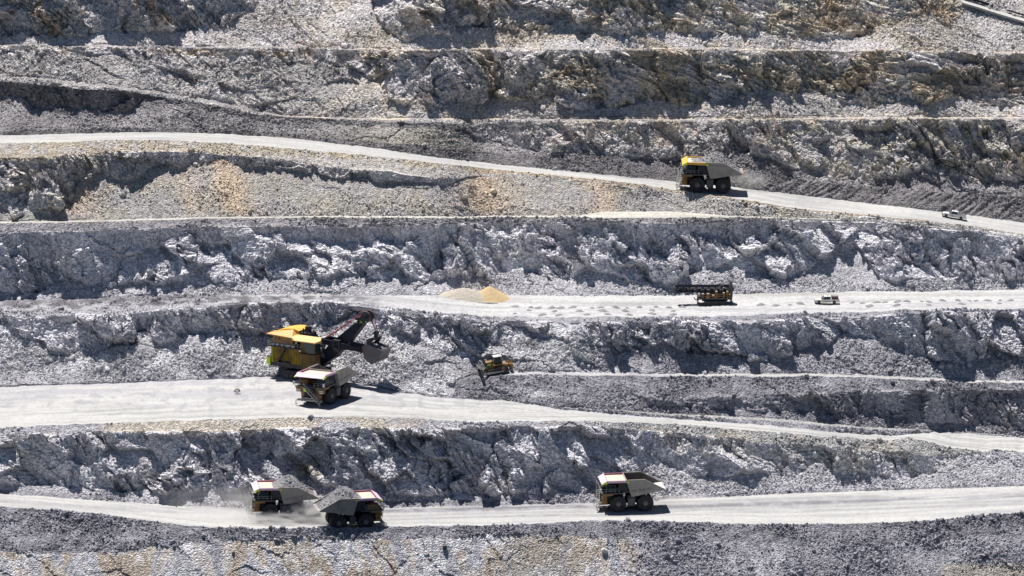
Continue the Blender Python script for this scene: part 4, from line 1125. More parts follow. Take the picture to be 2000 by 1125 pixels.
    m.box(bp(.88, 1.2)[0] - .3, bp(.88, 1.2)[0] + .3, -1.3, 1.3, bp(.88, 1.2)[1] - .3, bp(.88, 1.2)[1] + .3)
    m.build('boom_point', M_BLK, boom, .02)
    for k in (.86, .98): MB().cyl((bp(k, .5 if k < .9 else -1.0)[0], -1.35, bp(k, .5 if k < .9 else -1.0)[1]), (bp(k, .5 if k < .9 else -1.0)[0], -1.5, bp(k, .5 if k < .9 else -1.0)[1]), .16, 10).build('work_light', M_LAMP, boom)
    cu = bpy.data.curves.new('boom_number', 'FONT'); cu.body = '71'; cu.size = 1.0; cu.extrude = .02
    tmp = bpy.data.objects.new('tmp', cu); COL.objects.link(tmp)
    dg = bpy.context.evaluated_depsgraph_get(); me = bpy.data.meshes.new_from_object(tmp.evaluated_get(dg)); bpy.data.objects.remove(tmp)
    me.materials.clear(); me.materials.append(M_LIME)
    o = bpy.data.objects.new('boom_number', me); COL.objects.link(o); o.parent = boom
    p = bp(.90, -.2); o.location = (p[0] - .3, -1.35, p[1] - .2); o.rotation_euler = (R(90), 0, 0)
    # dipper handles through the saddle block
    for sd in (-1, 1):
        m = MB(); m.prism([(5.4, 10.45), (5.4, 9.3), (9.0, 8.7), (17.4, 8.4), (17.6, 9.4), (9.0, 10.2)], sd * 1.65 - .28, sd * 1.65 + .28)
        for i in range(28): m.box(6.0 + i * .36, 6.18 + i * .36, sd * 1.65 - .12, sd * 1.65 + .12, 8.45 + max(0, (6 - i)) * .08, 8.8)
        m.build('dipper_handle', M_BOOM, t, .03)
    m = MB(); m.box(8.6, 10.6, -2.1, 2.1, 8.2, 8.7); m.box(8.6, 10.6, -2.1, 2.1, 10.2, 10.6); m.cyl((9.6, -2.3, 8.3), (9.6, 2.3, 8.3), .6, 14)
    for x in (8.6, 10.1):
        for sd in (-1, 1): m.box(x, x + .5, sd * 2.05 - .1, sd * 2.05 + .1, 8.2, 10.6)
    m.build('saddle_block', M_BLK, t)
    MB().box(5.2, 5.6, -2.0, 2.0, 9.2, 10.5).build('handle_stop', M_BLK, t)
    # dipper with bail and latch
    P_ = [(17.0, 9.9), (18.6, 10.7), (22.6, 9.6), (21.6, 7.0), (19.6, 5.8), (17.6, 7.0)]
    m = MB()
    for sd in (-1, 1): m.prism(P_, sd * 2.05 - .1, sd * 2.05 + .1)
    for a, b in ((P_[0], P_[5]), (P_[5], P_[4]), (P_[4], P_[3]), (P_[0], P_[1])):
        m.hexa([(a[0], -2.1, a[1]), (b[0], -2.1, b[1]), (b[0], 2.1, b[1]), (a[0], 2.1, a[1]), (a[0] + .15, -2.1, a[1] + .15), (b[0] + .15, -2.1, b[1] + .15), (b[0] + .15, 2.1, b[1] + .15), (a[0] + .15, 2.1, a[1] + .15)])
    a, b = P_[3], P_[2]
    m.hexa([(a[0], -2.1, a[1]), (b[0], -2.1, b[1]), (b[0], 2.1, b[1]), (a[0], 2.1, a[1]), (a[0] - .2, -2.1, a[1]), (b[0] - .2, -2.1, b[1]), (b[0] - .2, 2.1, b[1]), (a[0] - .2, 2.1, a[1])])
    dp = m.build('dipper', M_DIP, t)
    for k in range(6):
        y = -1.85 + k * .74; MB().hexa([(22.4, y - .2, 9.5), (22.8, y - .2, 9.4), (22.8, y + .2, 9.4), (22.4, y + .2, 9.5), (23.2, y - .12, 10.1), (23.3, y - .12, 10.05), (23.3, y + .12, 10.05), (23.2, y + .12, 10.1)]).build('tooth', M_LGR, dp)
    m = MB()
    for sd in (-1, 1): m.prism([(18.2, 10.2), (18.9, 10.2), (20.1, 12.0), (19.3, 12.2), (18.4, 11.8)], sd * 1.9 - .18, sd * 1.9 + .18)
    m.box(19.2, 20.0, -2.0, 2.0, 11.7, 12.15); m.box(19.3, 20.0, -.35, .35, 12.1, 13.3); m.cyl((19.7, -.5, 13.2), (19.7, .5, 13.2), .55, 16)
    m.build('bail', M_BLK, dp)
    ro = MB()
    for y in (-.75, .75):
        ro.tube([(3.2, y, 8.9), (10.2, y, 13.6), (tip[0] - .9, y, tip[1] + 1.15), (tip[0], y, tip[1] + 1.45), (tip[0] + 1.0, y, tip[1] + 1.0), (tip[0] + 1.42, y, tip[1]), (19.8, y * .5, 13.6)], .10)
    ro.build('hoist_rope', M_ROPE, t)
    return t
M_ORANGEY = mat('hood_orange', (.78, .36, .08), .5, nscale=.4, dirt=(.70, .36, .12))
M_BOOM = mat('boom_blue_black', (.012, .016, .032), .5, nscale=.4, dirt=(.026, .028, .042), spec=.15)
M_DIP = mat('dipper_worn_steel', (.14, .14, .155), .5, nscale=.5, dirt=(.15, .095, .075))
sh = rope_shovel(); place(sh, 'road2', 601, 737.5, -32, follow=False, dz=.1)
# ore in the dipper
m = MB(); V_, F_ = ico(); rr = np.random.RandomState(3)
for k in range(260):
    x, y = 17.6 + 4.6 * rr.rand(), -1.85 + 3.7 * rr.rand()
    z = 9.75 - (x - 18.6) * .27 + .45 * (1 - abs(y) / 2) + .2 * rr.rand(); r_ = .14 + .3 * rr.rand() ** 2
    m.add([(x + v[0] * r_ * (.7 + .6 * rr.rand()), y + v[1] * r_, z + v[2] * r_) for v in V_], [tuple(q) for q in F_])
m.prism([(17.3, 9.6), (18.6, 10.0), (22.0, 9.1), (21.3, 7.4), (19.6, 6.3), (18.0, 7.3)], -1.9, 1.9)
o = m.build('ore_load', M_ORE); tag(o, 'rock filling the raised dipper of the rope shovel', 'ore load', 'heaps of ore in the dump bodies'); o.matrix_world = sh.matrix_world.copy()

# ------------------------------------------------------------------ bulldozer (+x forward)
def bulldozer():
    t = empty('bulldozer', 'ochre tracked bulldozer pushing dark rubble over the edge of the pile', 'bulldozer')
    for sd in (-1, 1):
        m = MB(); m.prism([(-2.7, 1.0), (-2.4, .3), (-1.9, 0), (1.9, 0), (2.3, .3), (2.5, .75), (1.9, 1.15), (-.9, 1.75), (-1.5, 1.9), (-2.2, 1.7)], sd * 1.25 - .33, sd * 1.25 + .33)
        for i in range(13): m.box(-1.9 + i * .31, -1.75 + i * .31, sd * 1.25 - .36, sd * 1.25 + .36, -.05, .03)
        tr = m.build('crawler_track', M_BLK, t, .02)
        w = MB(); w.cyl((-1.5, sd * 1.59, 1.25), (-1.5, sd * 1.66, 1.25), .38, 16); w.build('sprocket', M_OCH, tr)
        m = MB(); m.box(-1.9, 2.0, sd * 1.3 - .22, sd * 1.3 + .3, .55, .85); m.build('track_frame', M_OCH, t, .02)
        m = MB(); m.prism([(-1.6, .45), (3.3, .35), (3.3, .75), (-1.6, .8)], sd * 1.75 - .12, sd * 1.75 + .12); m.cyl((1.6, sd * .9, 2.3), (3.2, sd * 1.1, 1.0), .1, 8); m.build('push_arm', M_LGR, t)
        m = MB(); m.cyl((1.5, sd * .75, 1.6), (2.5, sd * .8, 3.5), .14, 10); m.build('lift_ram', M_BLK, t)
        m = MB(); m.box(-1.5, .6, sd * 1.1 - .5, sd * 1.1 + .5, 2.05, 2.25); m.build('fender', M_OCH, t)
    m = MB(); m.box(-2.2, 2.1, -.85, .85, .8, 2.0); m.prism([(.2, 1.9), (2.2, 1.8), (2.2, 2.75), (.2, 2.95)], -.75, .75); m.build('engine_hood', mat('dozer_ochre', (.30, .18, .06), .6, nscale=1.2, dirt=(.16, .11, .07)), t, .04)
    MB().box(1.0, 1.6, .76, .8, 2.1, 2.45).build('sticker', M_LIME, t)
    m = MB(); m.cyl((.5, .45, 2.9), (.5, .45, 4.2), .11, 10); m.build('exhaust', M_BLK, t)
    m = MB(); m.prism([(-1.5, 2.1), (.1, 2.1), (-.1, 3.7), (-1.35, 3.7)], -.8, .8); cb = m.build('cab', M_GLASS, t, .03)
    m = MB(); m.box(-1.65, .2, -.95, .95, 3.7, 3.85); m.cyl((-1.2, .3, 3.85), (-1.2, .3, 4.1), .15, 8); m.build('cab_roof', M_WHITE, cb, .02)
    m = MB(); m.box(-1.62, -1.35, -.9, .9, 2.1, 3.7); m.build('cab_frame', M_OCH, cb)
    # curved blade
    m = MB(); n = 7
    for i in range(n):
        a0, a1 = -40 + i * 80 / n, -40 + (i + 1) * 80 / n
        f = lambda a, r: (4.4 - r * math.cos(R(a)), 1.05 + r * math.sin(R(a)))
        p = [f(a0, 1.25), f(a1, 1.25), f(a1, 1.4), f(a0, 1.4)]
        m.prism(p, -2.6, 2.6)
    m.box(3.4, 3.7, -2.6, 2.6, 1.85, 2.0)
    m.build('blade', M_DGR, t)
    # ripper
    m = MB(); m.box(-3.0, -2.2, -.9, .9, 1.1, 1.8); m.prism([(-4.0, 2.0), (-3.6, 2.1), (-3.4, .9), (-3.75, -.1), (-3.95, .1), (-3.8, .9)], -.18, .18)
    m.cyl((-2.3, .5, 2.3), (-3.6, .5, 2.0), .1, 8); m.cyl((-2.3, -.5, 2.3), (-3.6, -.5, 2.0), .1, 8); m.box(-3.9, -3.2, -1.0, 1.0, 1.3, 1.75)
    m.build('ripper', M_OCH, t)
    return t
dz = bulldozer()
place(dz, 'track', 968, 730.5, 180 + 12, follow=False, dz=.2)
dz.matrix_world = dz.matrix_world @ Matrix.Rotation(R(7), 4, 'Y') @ Matrix.Scale(1.1, 4)
# the spill it pushes
def pile(name, band, px, py, rx, ry, h, material, label, cat, group=None, dz_=-.25, seed=1, rough=.12, sharp=1.6, skew=0.0):
    n = 44; m = MB(); vs = []; fs = []
    c0 = ground(band, px, py)
    gx = np.linspace(-1.06, 1.06, n)
    X, Y = np.meshgrid(gx, gx, indexing='ij')
    rr_ = np.sqrt(X ** 2 + Y ** 2)
    prof = np.clip(1 - rr_, -.06, 1)
    prof = np.where(prof > 0, 1 - (1 - prof) ** sharp, prof * 2)
    prof = prof / 1.0
    xx = X * rx + skew * prof * rx; yy = Y * ry
    Z = prof * h + rough * fbm(xx * 1.6 + seed, yy * 1.6, 3, seed) * np.clip(prof * 4, 0, 1) + .5 * rough * stones(xx / .5 + seed, yy / .5, 2) * np.clip(prof * 4, 0, 1)
    vs = [(float(a), float(b), float(c)) for a, b, c in zip(xx.ravel(), yy.ravel(), Z.ravel())]
    for i in range(n - 1):
        for j in range(n - 1):
            a = i * n + j; fs.append((a, a + n, a + n + 1, a + 1))
    m.add(vs, fs)
    o = m.build(name, material, None, smooth=True)
    tag(o, label, cat, group); o.location = c0 + Vector((0, 0, dz_ + .1))
    return o
M_SANDY = gravel_mat('stemming_sand', (.68, .52, .30), (.58, .43, .24), 5, .06)
M_SANDG = gravel_mat('stemming_gravel', (.58, .52, .44), (.47, .43, .37), 4, .09)
M_CUT = gravel_mat('drill_cuttings', (.34, .33, .35), (.24, .235, .25), 6, .06)
M_DARKR = gravel_mat('dark_rubble', (.26, .25, .27), (.13, .125, .14), 2.2, .3)
pile('sand_pile', 'drill', 956, 583.5, 5.4, 4.6, 3.3, M_SANDY, 'bright yellow sand pile, the smaller and nearer of two heaps', 'sand pile', 'heaps of stemming sand', seed=2, rough=.06, sharp=1.12)
pile('gravel_pile', 'drill', 905, 580, 7.8, 4.2, 2.4, M_SANDG, 'grey and tan gravel pile behind the bright yellow one', 'gravel pile', 'heaps of stemming sand', seed=4, rough=.16, sharp=1.3)
pile('rubble_pile', 'track', 940, 730.5, 3.0, 2.4, 1.5, M_DARKR, 'dark rubble pushed up in front of the bulldozer blade', 'rubble pile', seed=6, rough=.35)

# ------------------------------------------------------------------ blast hole drill rig (mast lowered over its body)
def drill_rig():
    t = empty('drill_rig', 'black drill rig with its lattice mast lowered flat above yellow machinery', 'drill rig')
    for sd in (-1, 1):
        m = MB(); m.prism([(-2.7, .5), (-2.3, .05), (-2.0, 0), (2.1, 0), (2.5, .1), (2.9, .5), (2.6, 1.0), (-2.3, 1.0)], sd * 1.9 - .35, sd * 1.9 + .35)
        for i in range(14): m.box(-2.1 + i * .31, -1.95 + i * .31, sd * 1.9 - .38, sd * 1.9 + .38, -.03, .04)
        m.build('crawler_track', M_BLK, t, .02)
    m = MB(); m.box(-4.1, 4.3, -2.2, 2.2, 1.35, 1.65); m.box(-3.0, 3.2, -1.4, 1.4, .8, 1.35)
    m.build('chassis', M_BLK, t, .02)
    for x, y in ((-4.0, -2.0), (-4.0, 2.0), (4.1, -2.0), (4.1, 2.0)):
        MB().cyl((x, y, .35), (x, y, 2.0), .14, 8).cyl((x, y, .28), (x, y, .36), .35, 10).build('levelling_jack', M_DGR, t)
    for (x, w, z, mt) in ((-3.1, .6, 1.3, M_DGR), (-1.9, .7, 1.35, M_OCH), (-.6, .6, .9, M_BROWN), (.2, .55, 2.0, M_OCH), (2.0, .5, 1.6, M_OCH), (2.9, .45, 2.0, M_OCH), (3.5, .4, 1.2, M_DGR)):
        m = MB(); m.box(x, x + w, -2.15, -1.5, 1.65, 1.65 + z * .85); b = m.build('machinery_box', mt, t, .03)
        MB().box(x + .04, x + w - .04, -2.1, -1.55, 1.65 + z * .85, 1.7 + z * .85).build('box_lid', M_CREAM, b)
    m = MB(); m.box(-3.4, 3.6, -1.4, 1.6, 1.65, 3.0); m.box(-1.2, 2.0, -1.6, 1.8, 1.7, 2.6); m.cyl((-2.8, -1.2, 1.9), (-.5, -1.2, 1.9), .45, 12)
    m.build('engine_and_compressor', M_BLK, t, .04)
    m = MB(); m.tube([(-4.0, -2.2, 1.7), (-4.0, -2.2, 2.7), (4.0, -2.2, 2.7)], .04); m.tube([(-4.0, -2.2, 2.2), (4.0, -2.2, 2.2)], .035)
    for i in range(9): m.tube([(-4.0 + i, -2.2, 1.7), (-4.0 + i, -2.2, 2.7)], .035)
    m.build('handrail', M_OCH, t)
    m = MB(); m.prism([(2.9, 1.6), (4.4, 1.6), (4.5, 3.6), (4.3, 5.4), (3.9, 5.5), (3.5, 4.2), (2.9, 3.4)], -1.1, 1.1); m.box(4.3, 4.75, -.8, .8, 3.1, 4.1)
    m.build('mast_tower', M_DGR, t, .04)
    m = MB(); m.tube([(1.0, -.9, 4.3), (4.1, -.9, 5.45), (4.1, .9, 5.45), (1.0, .9, 4.3)], .09); m.tube([(2.6, -.9, 5.5), (4.1, -.9, 5.5)], .07); m.build('mast_brace', M_DGR, t)
    m = MB(); z0, z1 = 3.0, 4.35
    for y in (-.75, .75):
        for z in (z0, z1): m.box(-9.0, 4.0, y - .14, y + .14, z - .15, z + .15)
        n = 17; w = 13.0 / n
        for i in range(n):
            a, b = -9.0 + i * w, -9.0 + (i + 1) * w
            m.tube([(a, y, z0 if i % 2 else z1), (b, y, z1 if i % 2 else z0)], .075, 5); m.tube([(b, y, z0), (b, y, z1)], .06, 5)
    for i in range(9): m.tube([(-9 + i * 1.6, -.75, z0), (-9 + i * 1.6, .75, z0)], .06, 5); m.tube([(-9 + i * 1.6, -.75, z1), (-9 + i * 1.6, .75, z1)], .06, 5)
    mast = m.build('mast', M_BOOM, t)
    m = MB(); m.cyl((-8.4, 0, 3.6), (3.4, 0, 3.6), .2, 10); m.cyl((-6, .35, 3.8), (2, .35, 3.8), .13, 8); m.box(-8.2, -6.6, -.6, .6, 3.2, 4.1); m.build('drill_pipe', M_DGR, mast)
    m = MB(); m.box(-9.4, -9.0, -.95, .95, 2.5, 4.8); m.build('mast_crown', M_BLK, mast)
    m = MB(); m.tube([(-4.2, -1.8, 1.5), (-4.7, -1.8, 1.3), (-4.9, -1.8, 1.9)], .12); m.tube([(-4.1, -1.9, 1.6), (-4.15, -1.9, .1)], .06); m.build('cable_reel_arm', M_BLK, t)
    return t
dr = drill_rig(); place(dr, 'drill', 1395, 592.5, 0, follow=False)

# ------------------------------------------------------------------ pickups (+x forward)
def pickup(label, paint, crew=True, panel=M_ORANGE, rack=True, load=None, sticker=None):
    t = empty('pickup_truck', label, 'pickup truck', 'light vehicles of the mine')
    # lower body with wheel arches cut in the side profile
    def arch(cx, r=.47, n=8): return [(cx + r * math.cos(PI * k / n), .42 + r * math.sin(PI * k / n)) for k in range(n + 1)]
    cw = 1.0
    poly = [(-2.95, .5)] + [(-2.95, 1.05)] + [(-2.9, 1.12)] + [(-.72, 1.12), (-.72, 1.15), (1.25, 1.15), (2.55, 1.06), (2.85, .9), (2.92, .62), (2.85, .42)] + arch(1.95) + [(1.45, .40), (-1.2, .40)] + arch(-1.75) + [(-2.3, .45)]
    m = MB(); m.prism(poly, -.96, .96)
    body = m.build('body', paint, t, .0)
    m = MB()
    zc = .72 if crew else .60
    x0 = -.95 if crew else -.55
    m.add([(x0, -.9, 1.13), (1.35, -.9, 1.13), (1.35, .9, 1.13), (x0, .9, 1.13), (x0 + .08, -.76, 1.84), (.65, -.76, 1.84), (.65, .76, 1.84), (x0 + .08, .76, 1.84)],
          [(0, 3, 2, 1), (4, 5, 6, 7), (0, 1, 5, 4), (1, 2, 6, 5), (2, 3, 7, 6), (3, 0, 4, 7)])
    cab = m.build('cab', paint, t, .03)
    for sd in (-1, 1):
        f = lambda x, z: (x, sd * (.9 - .14 * (z - 1.13) / .71 + .012), z)
        g = MB(); xa = x0 + .2
        p = [f(xa, 1.2), f(1.15, 1.2), f(.62, 1.74), f(xa + .05, 1.74)]
        g.add(p + [(x, y - sd * .01, z) for x, y, z in p], [(0, 1, 2, 3), (7, 6, 5, 4), (0, 1, 5, 4), (1, 2, 6, 5), (2, 3, 7, 6), (3, 0, 4, 7)])
        g.build('window', M_GLASS, cab)
        MB().box(1.0, 1.2, sd * 1.05 - .1, sd * 1.05 + .1, 1.15, 1.38).build('mirror', M_DGR, cab)
        MB().box(2.6, 2.86, sd * .78 - .14, sd * .78 + .14, .78, .94).build('headlight', M_LAMP, body)
        MB().box(-2.97, -2.9, sd * .82 - .1, sd * .82 + .1, .75, 1.05).build('tail_light', M_RED2, body)
        if sticker: MB().box(.35, .95, sd * .965 - .008, sd * .965 + .008, .72, .92).build('door_sticker', sticker, body)
        MB().box(-.7, 1.3, sd * .975 - .004, sd * .975 + .004, .50, .56).build('sill_trim', M_DGR, body)
    w = MB(); w.add([(1.33, -.78, 1.17), (1.33, .78, 1.17), (.70, .68, 1.79), (.70, -.68, 1.79), (1.37, -.78, 1.19), (1.37, .78, 1.19), (.74, .68, 1.81), (.74, -.68, 1.81)], [(0, 1, 2, 3), (7, 6, 5, 4), (0, 1, 5, 4), (1, 2, 6, 5), (2, 3, 7, 6), (3, 0, 4, 7)])
    w.build('windscreen', M_GLASS, cab)
    MB().box(2.84, 3.0, -.95, .95, .38, .6).build('front_bumper', M_DGR, t, .02)
    MB().box(-3.05, -2.93, -.9, .9, .42, .62).build('rear_bumper', M_DGR, t, .02)
    MB().box(2.86, 2.93, -.55, .55, .62, .9).build('grille', M_DGR, t)
    MB().box(x0 - .12 if False else -2.8, x0 - .15, -.8, .8, 1.10, 1.135).build('cargo_bed', M_DGR, t)
    for sx in (1.95, -1.75):
        for sd in (-1, 1):
            m = MB(); h = .13
            m.lathe([(-h, .24), (-h, .36), (-h + .03, .40), (h - .03, .40), (h, .36), (h, .24)], 0, 0, 24)
            w_ = m.build('wheel', M_TYRE, t); w_.location = (sx, sd * .84, .40)
            MB().lathe([(sd * h - .02, .24), (sd * h - .01 * sd, .18), (sd * h + .005 * sd, .06)], 0, 0, 16).build('rim', M_LGR, w_)
    for xa in (x0 - .2,):
        m = MB(); m.tube([(xa, -.8, 1.12), (xa, -.75, 1.95), (xa, .75, 1.95), (xa, .8, 1.12)], .035)
        if rack:
            m.tube([(-2.8, -.8, 1.12), (-2.8, -.75, 1.9), (-2.8, .75, 1.9), (-2.8, .8, 1.12)], .035)
            for y in (-.75, .75): m.tube([(-2.8, y, 1.9), (xa, y, 1.95)], .03)
            m.tube([(-2.8, -.8, 1.5), (xa, -.8, 1.5)], .025); m.tube([(-2.8, .8, 1.5), (xa, .8, 1.5)], .025)
        m.build('roll_rack', M_DGR, t)
    if rack:
        m = MB(); m.tube([(xa, .7, 1.9), (xa - .05, .7, 3.0)], .02, 5); wh = m.build('whip_aerial', M_LGR, t)
        MB().box(xa - .36, xa - .05, .68, .72, 2.7, 3.0).build('safety_flag', M_ORANGE, wh)
        m = MB(); m.cyl((.3, 0, 1.84), (.3, 0, 1.98), .1, 10); m.build('beacon', M_ORANGE, cab)
    else:
        m = MB(); m.cyl((-.2, 0, 1.84), (-.2, 0, 2.1), .14, 10); m.build('beacon', M_LIME2, cab)
        m = MB(); m.box(-2.7, -1.15, -.7, .7, 1.13, 1.72); tb = m.build('toolbox', M_BROWN, t, .02)
        MB().box(-2.75, -1.1, -.72, .72, 1.70, 1.76).build('toolbox_lid', M_DGR, tb)
    return t
M_LIME2 = mat('pale_lime_beacon', (.70, .75, .25), .4, nscale=3)
M_WHITED = mat('dusty_white_paint', (.72, .70, .66), .5, nscale=.8, dirt=(.50, .46, .40))
p1 = pickup('white pickup with orange whip flag descending the diagonal upper road', M_WHITE, True, sticker=M_ORANGE); place(p1, 'road3', 1862.5, 426.5, 180, dz=.06)
p2 = pickup('dusty white pickup with brown toolbox parked on the bench right of the drill rig', M_WHITED, True, rack=False, sticker=M_LIME); place(p2, 'drill', 1615, 593.5, 180 + 3, follow=False, dz=.14)

# ------------------------------------------------------------------ heaps of drill cuttings round the blast holes
mp = None
spots = []
rr = np.random.RandomState(9)
for row, (x0, x1, dx) in (( 0, (1012, 1990, 24)), (1, (1035, 1400, 44)), (1, (1640, 1990, 60)), (2, (1010, 1320, 42))):
    x = x0
    while x < x1:
        if not (1330 < x < 1470 and row < 2) and not (1580 < x < 1650): spots.append((x + rr.uniform(-5, 5), row))
        x += dx * rr.uniform(.8, 1.25)
for i, (x, row) in enumerate(spots):
    dlo, dhi = float(np.interp(x, PX, D1)), float(np.interp(x, PX, D2))
    y = dlo - (18.5, 11.5, 5)[row] * (dlo - dhi) / 41.0 + rr.uniform(-.7, .7)
    if mp is None:
        mp = pile('drill_cuttings_mound', 'drill', x, y, 1.25, 1.1, .50, M_CUT, 'small dark mound of drill cuttings in the rows along the bench', 'mound', 'drill cuttings mounds along the bench', dz_=-.08, seed=8, rough=.06, sharp=1.4)
        o = mp
    else:
        o = mp.copy(); COL.objects.link(o); o.location = ground('drill', x, y) + Vector((0, 0, .02))
    k = rr.uniform(.45, .95); o.scale = (k * rr.uniform(.85, 1.3), k, k * rr.uniform(.7, 1.2)); o.rotation_euler = (0, 0, rr.uniform(0, 6.28))

M_TRACK = gravel_mat('track_gravel', (.56, .54, .51), (.46, .45, .43), 3, .05)
# ------------------------------------------------------------------ cables, hoses, pipes lying on the wall
def surf(px, py):
    """point of the finished (displaced) surface under a picture position"""
    c = int(round((px - PX[0]) / STEPX))
    r = int(np.argmin(np.abs(GPP[:, c] - py)))
    return Vector((FX[r, c], FY[r, c], FZ[r, c]))
def lay(name, pts, r, material, label, cat, out=.25, n=26, group=None, wav=0.0, seed=0):
    P_ = []
    for (a, b) in zip(pts[:-1], pts[1:]):
        k = max(2, int(math.hypot(b[0] - a[0], b[1] - a[1]) / 3.5))
        for i in range(k): P_.append((a[0] + (b[0] - a[0]) * i / k, a[1] + (b[1] - a[1]) * i / k))
    P_.append(pts[-1])
    Q = [surf(x, y) for x, y in P_]
    S_ = []
    for i in range(len(Q)):
        lo, hi = max(0, i - 3), min(len(Q), i + 4)
        av = sum(Q[lo:hi], Vector()) / (hi - lo)
        S_.append(av + Vector((math.sin(i * .9 + seed) * wav, -out - r * .5, out * .6 + r)))
    m = MB(); m.tube(S_, r, 6); o = m.build(name, material); tag(o, label, cat, group); return o
lay('power_cable', [(1768, 236), (1790, 258), (1812, 285), (1838, 312), (1866, 332), (1893, 350), (1925, 357)], .19, M_BLK, 'upper of the two black cables hanging diagonally down the rock face', 'cable', out=1.7, group='cables over the face')
lay('power_cable', [(1771, 240), (1795, 267), (1815, 290), (1840, 316), (1862, 334), (1880, 346), (1905, 352)], .15, M_BLK, 'lower of the two black cables hanging diagonally down the rock face', 'cable', out=1.3, group='cables over the face', wav=.15)
lay('water_hose', [(1000, 229), (1150, 229.5), (1300, 230), (1450, 229), (1620, 227.5)], .09, M_BLK, 'thin black hose lying along the narrow tan bench above the diagonal cables', 'hose', out=.5)
# pale access track cut across the slope in the corner
tp = []
for k in range(26):
    x = 1860 + k * 9; y = 0 + (x - 1868) * .31
    tp.append(surf(x, y))
tp = [sum(tp[max(0, i - 4):i + 5], Vector()) / len(tp[max(0, i - 4):i + 5]) for i in range(len(tp))]
m = MB()
for a, b in zip(tp[:-1], tp[1:]):
    q = []
    for z in (-.35, .18):
        q += [(a.x, a.y - 1.5, a.z + z), (b.x, b.y - 1.5, b.z + z), (b.x, b.y + 1.4, b.z + z + .45), (a.x, a.y + 1.4, a.z + z + .45)]
    m.hexa(q)
tag(m.build('path', M_TRACK), kind='structure')
def over(x, up, back):
    i = min(len(tp) - 1.01, max(0, (x - 1860) / 9)); k = int(i); return tp[k].lerp(tp[k + 1], i - k) + Vector((0, back, up))
for x0, x1, r_, lab in ((1874, 1937, .34, 'short thick dark pipe beside the pale track at the top right corner'), (1968, 2040, .22, 'thinner dark pipe running off the right edge near the top')):
    m = MB(); m.tube([over(x0 + (x1 - x0) * i / 8, 1.35, 1.2) for i in range(9)], r_, 10); m.cyl(over(x1, 1.35, 1.2), over(x1 + 2, 1.35, 1.2), r_ * 1.4, 10)
    tag(m.build('steel_pipe', M_BOOM), lab, 'pipe')
lay('pale_hose', [(914, 560), (924, 564), (934, 562), (944, 563)], .12, M_LGR, 'pale hose lying across the top of the gravel pile', 'hose', out=1.2)
# ---- tangle of wire on the shovel floor
c = ground('road2', 463, 769); m = MB(); rr = np.random.RandomState(4)
for k in range(7):
    a0, t0, r0 = rr.rand() * 6, rr.uniform(-.9, .9), rr.uniform(.45, .85)
    pts = [Vector((r0 * math.cos(a0 + q * .5) + rr.uniform(-.06, .06), r0 * math.sin(a0 + q * .5) * math.cos(t0), .75 + r0 * math.sin(a0 + q * .5) * math.sin(t0))) for q in range(12)]
    m.tube(pts, .045, 5)
o = m.build('wire_tangle', M_DGR); o.location = c; tag(o, 'rusty tangle of wire lying alone on the pale floor left of the shovel', 'wire')
# red survey markers
def marker(x, y, label, band=None):
    p = surf(x, y); t = empty('survey_marker', label, 'marker', 'red survey markers'); t.location = p
    MB().cyl((0, 0, -.2), (0, 0, 1.0), .05, 6).build('stake', M_WHITE, t)
    MB().box(-.22, .22, -.03, .03, .65, 1.1).build('flag', M_REDF, t)
    t.location = p + Vector((0, -.3, .1)); return t
M_REDF = mat('red_flag', (.65, .02, .04), .6, nscale=2, noise=.1)
marker(589, 86, 'red survey marker at the foot of the long rubble chute, top left')
marker(1464, 92, 'red survey marker on the top bench above the dark face')
marker(523, 572, 'red survey marker on the narrow track left of the sand piles')
# single boulders
def boulder(px, py, r, col, label, seed):
    import bmesh
    bm = bmesh.new(); bmesh.ops.create_icosphere(bm, subdivisions=3, radius=1)
    q = np.random.RandomState(seed); dirs = q.randn(14, 3); dirs /= np.linalg.norm(dirs, axis=1, keepdims=True); lim = .72 + .22 * q.rand(14)
    for v in bm.verts:
        n_ = v.co.normalized(); s_ = min([1.0] + [l / max(1e-3, float(np.dot(d_, n_))) for d_, l in zip(dirs, lim) if np.dot(d_, n_) > .2])
        v.co = n_ * s_ * r
    me = bpy.data.meshes.new('boulder'); bm.to_mesh(me); bm.free(); me.materials.append(col)
    o = bpy.data.objects.new('boulder', me); COL.objects.link(o); o.location = surf(px, py) + Vector((0, -.35 * r, .35 * r)); tag(o, label, 'boulder', 'big boulders on the lowest slope'); return o
boulder(1181, 1077, .72, gravel_mat('white_boulder', (.80, .80, .76), (.70, .70, .66), 1.2, .04), 'round white boulder alone on the grey lowest slope', 2)
boulder(868, 1070, .62, gravel_mat('dark_boulder', (.16, .155, .16), (.09, .088, .09), 1.5, .08), 'dark round boulder stuck in the pale streaked lowest face', 5)
boulder(1743, 748, .6, gravel_mat('grey_boulder', (.2, .195, .21), (.12, .12, .13), 1.5, .08), 'dark boulder on the edge of the dozer track at right', 7)
boulder(455, 1081, .42, gravel_mat('tan_boulder', (.55, .42, .30), (.4, .32, .24), 1.5, .05), 'small tan boulder in the lowest face, bottom left', 9)

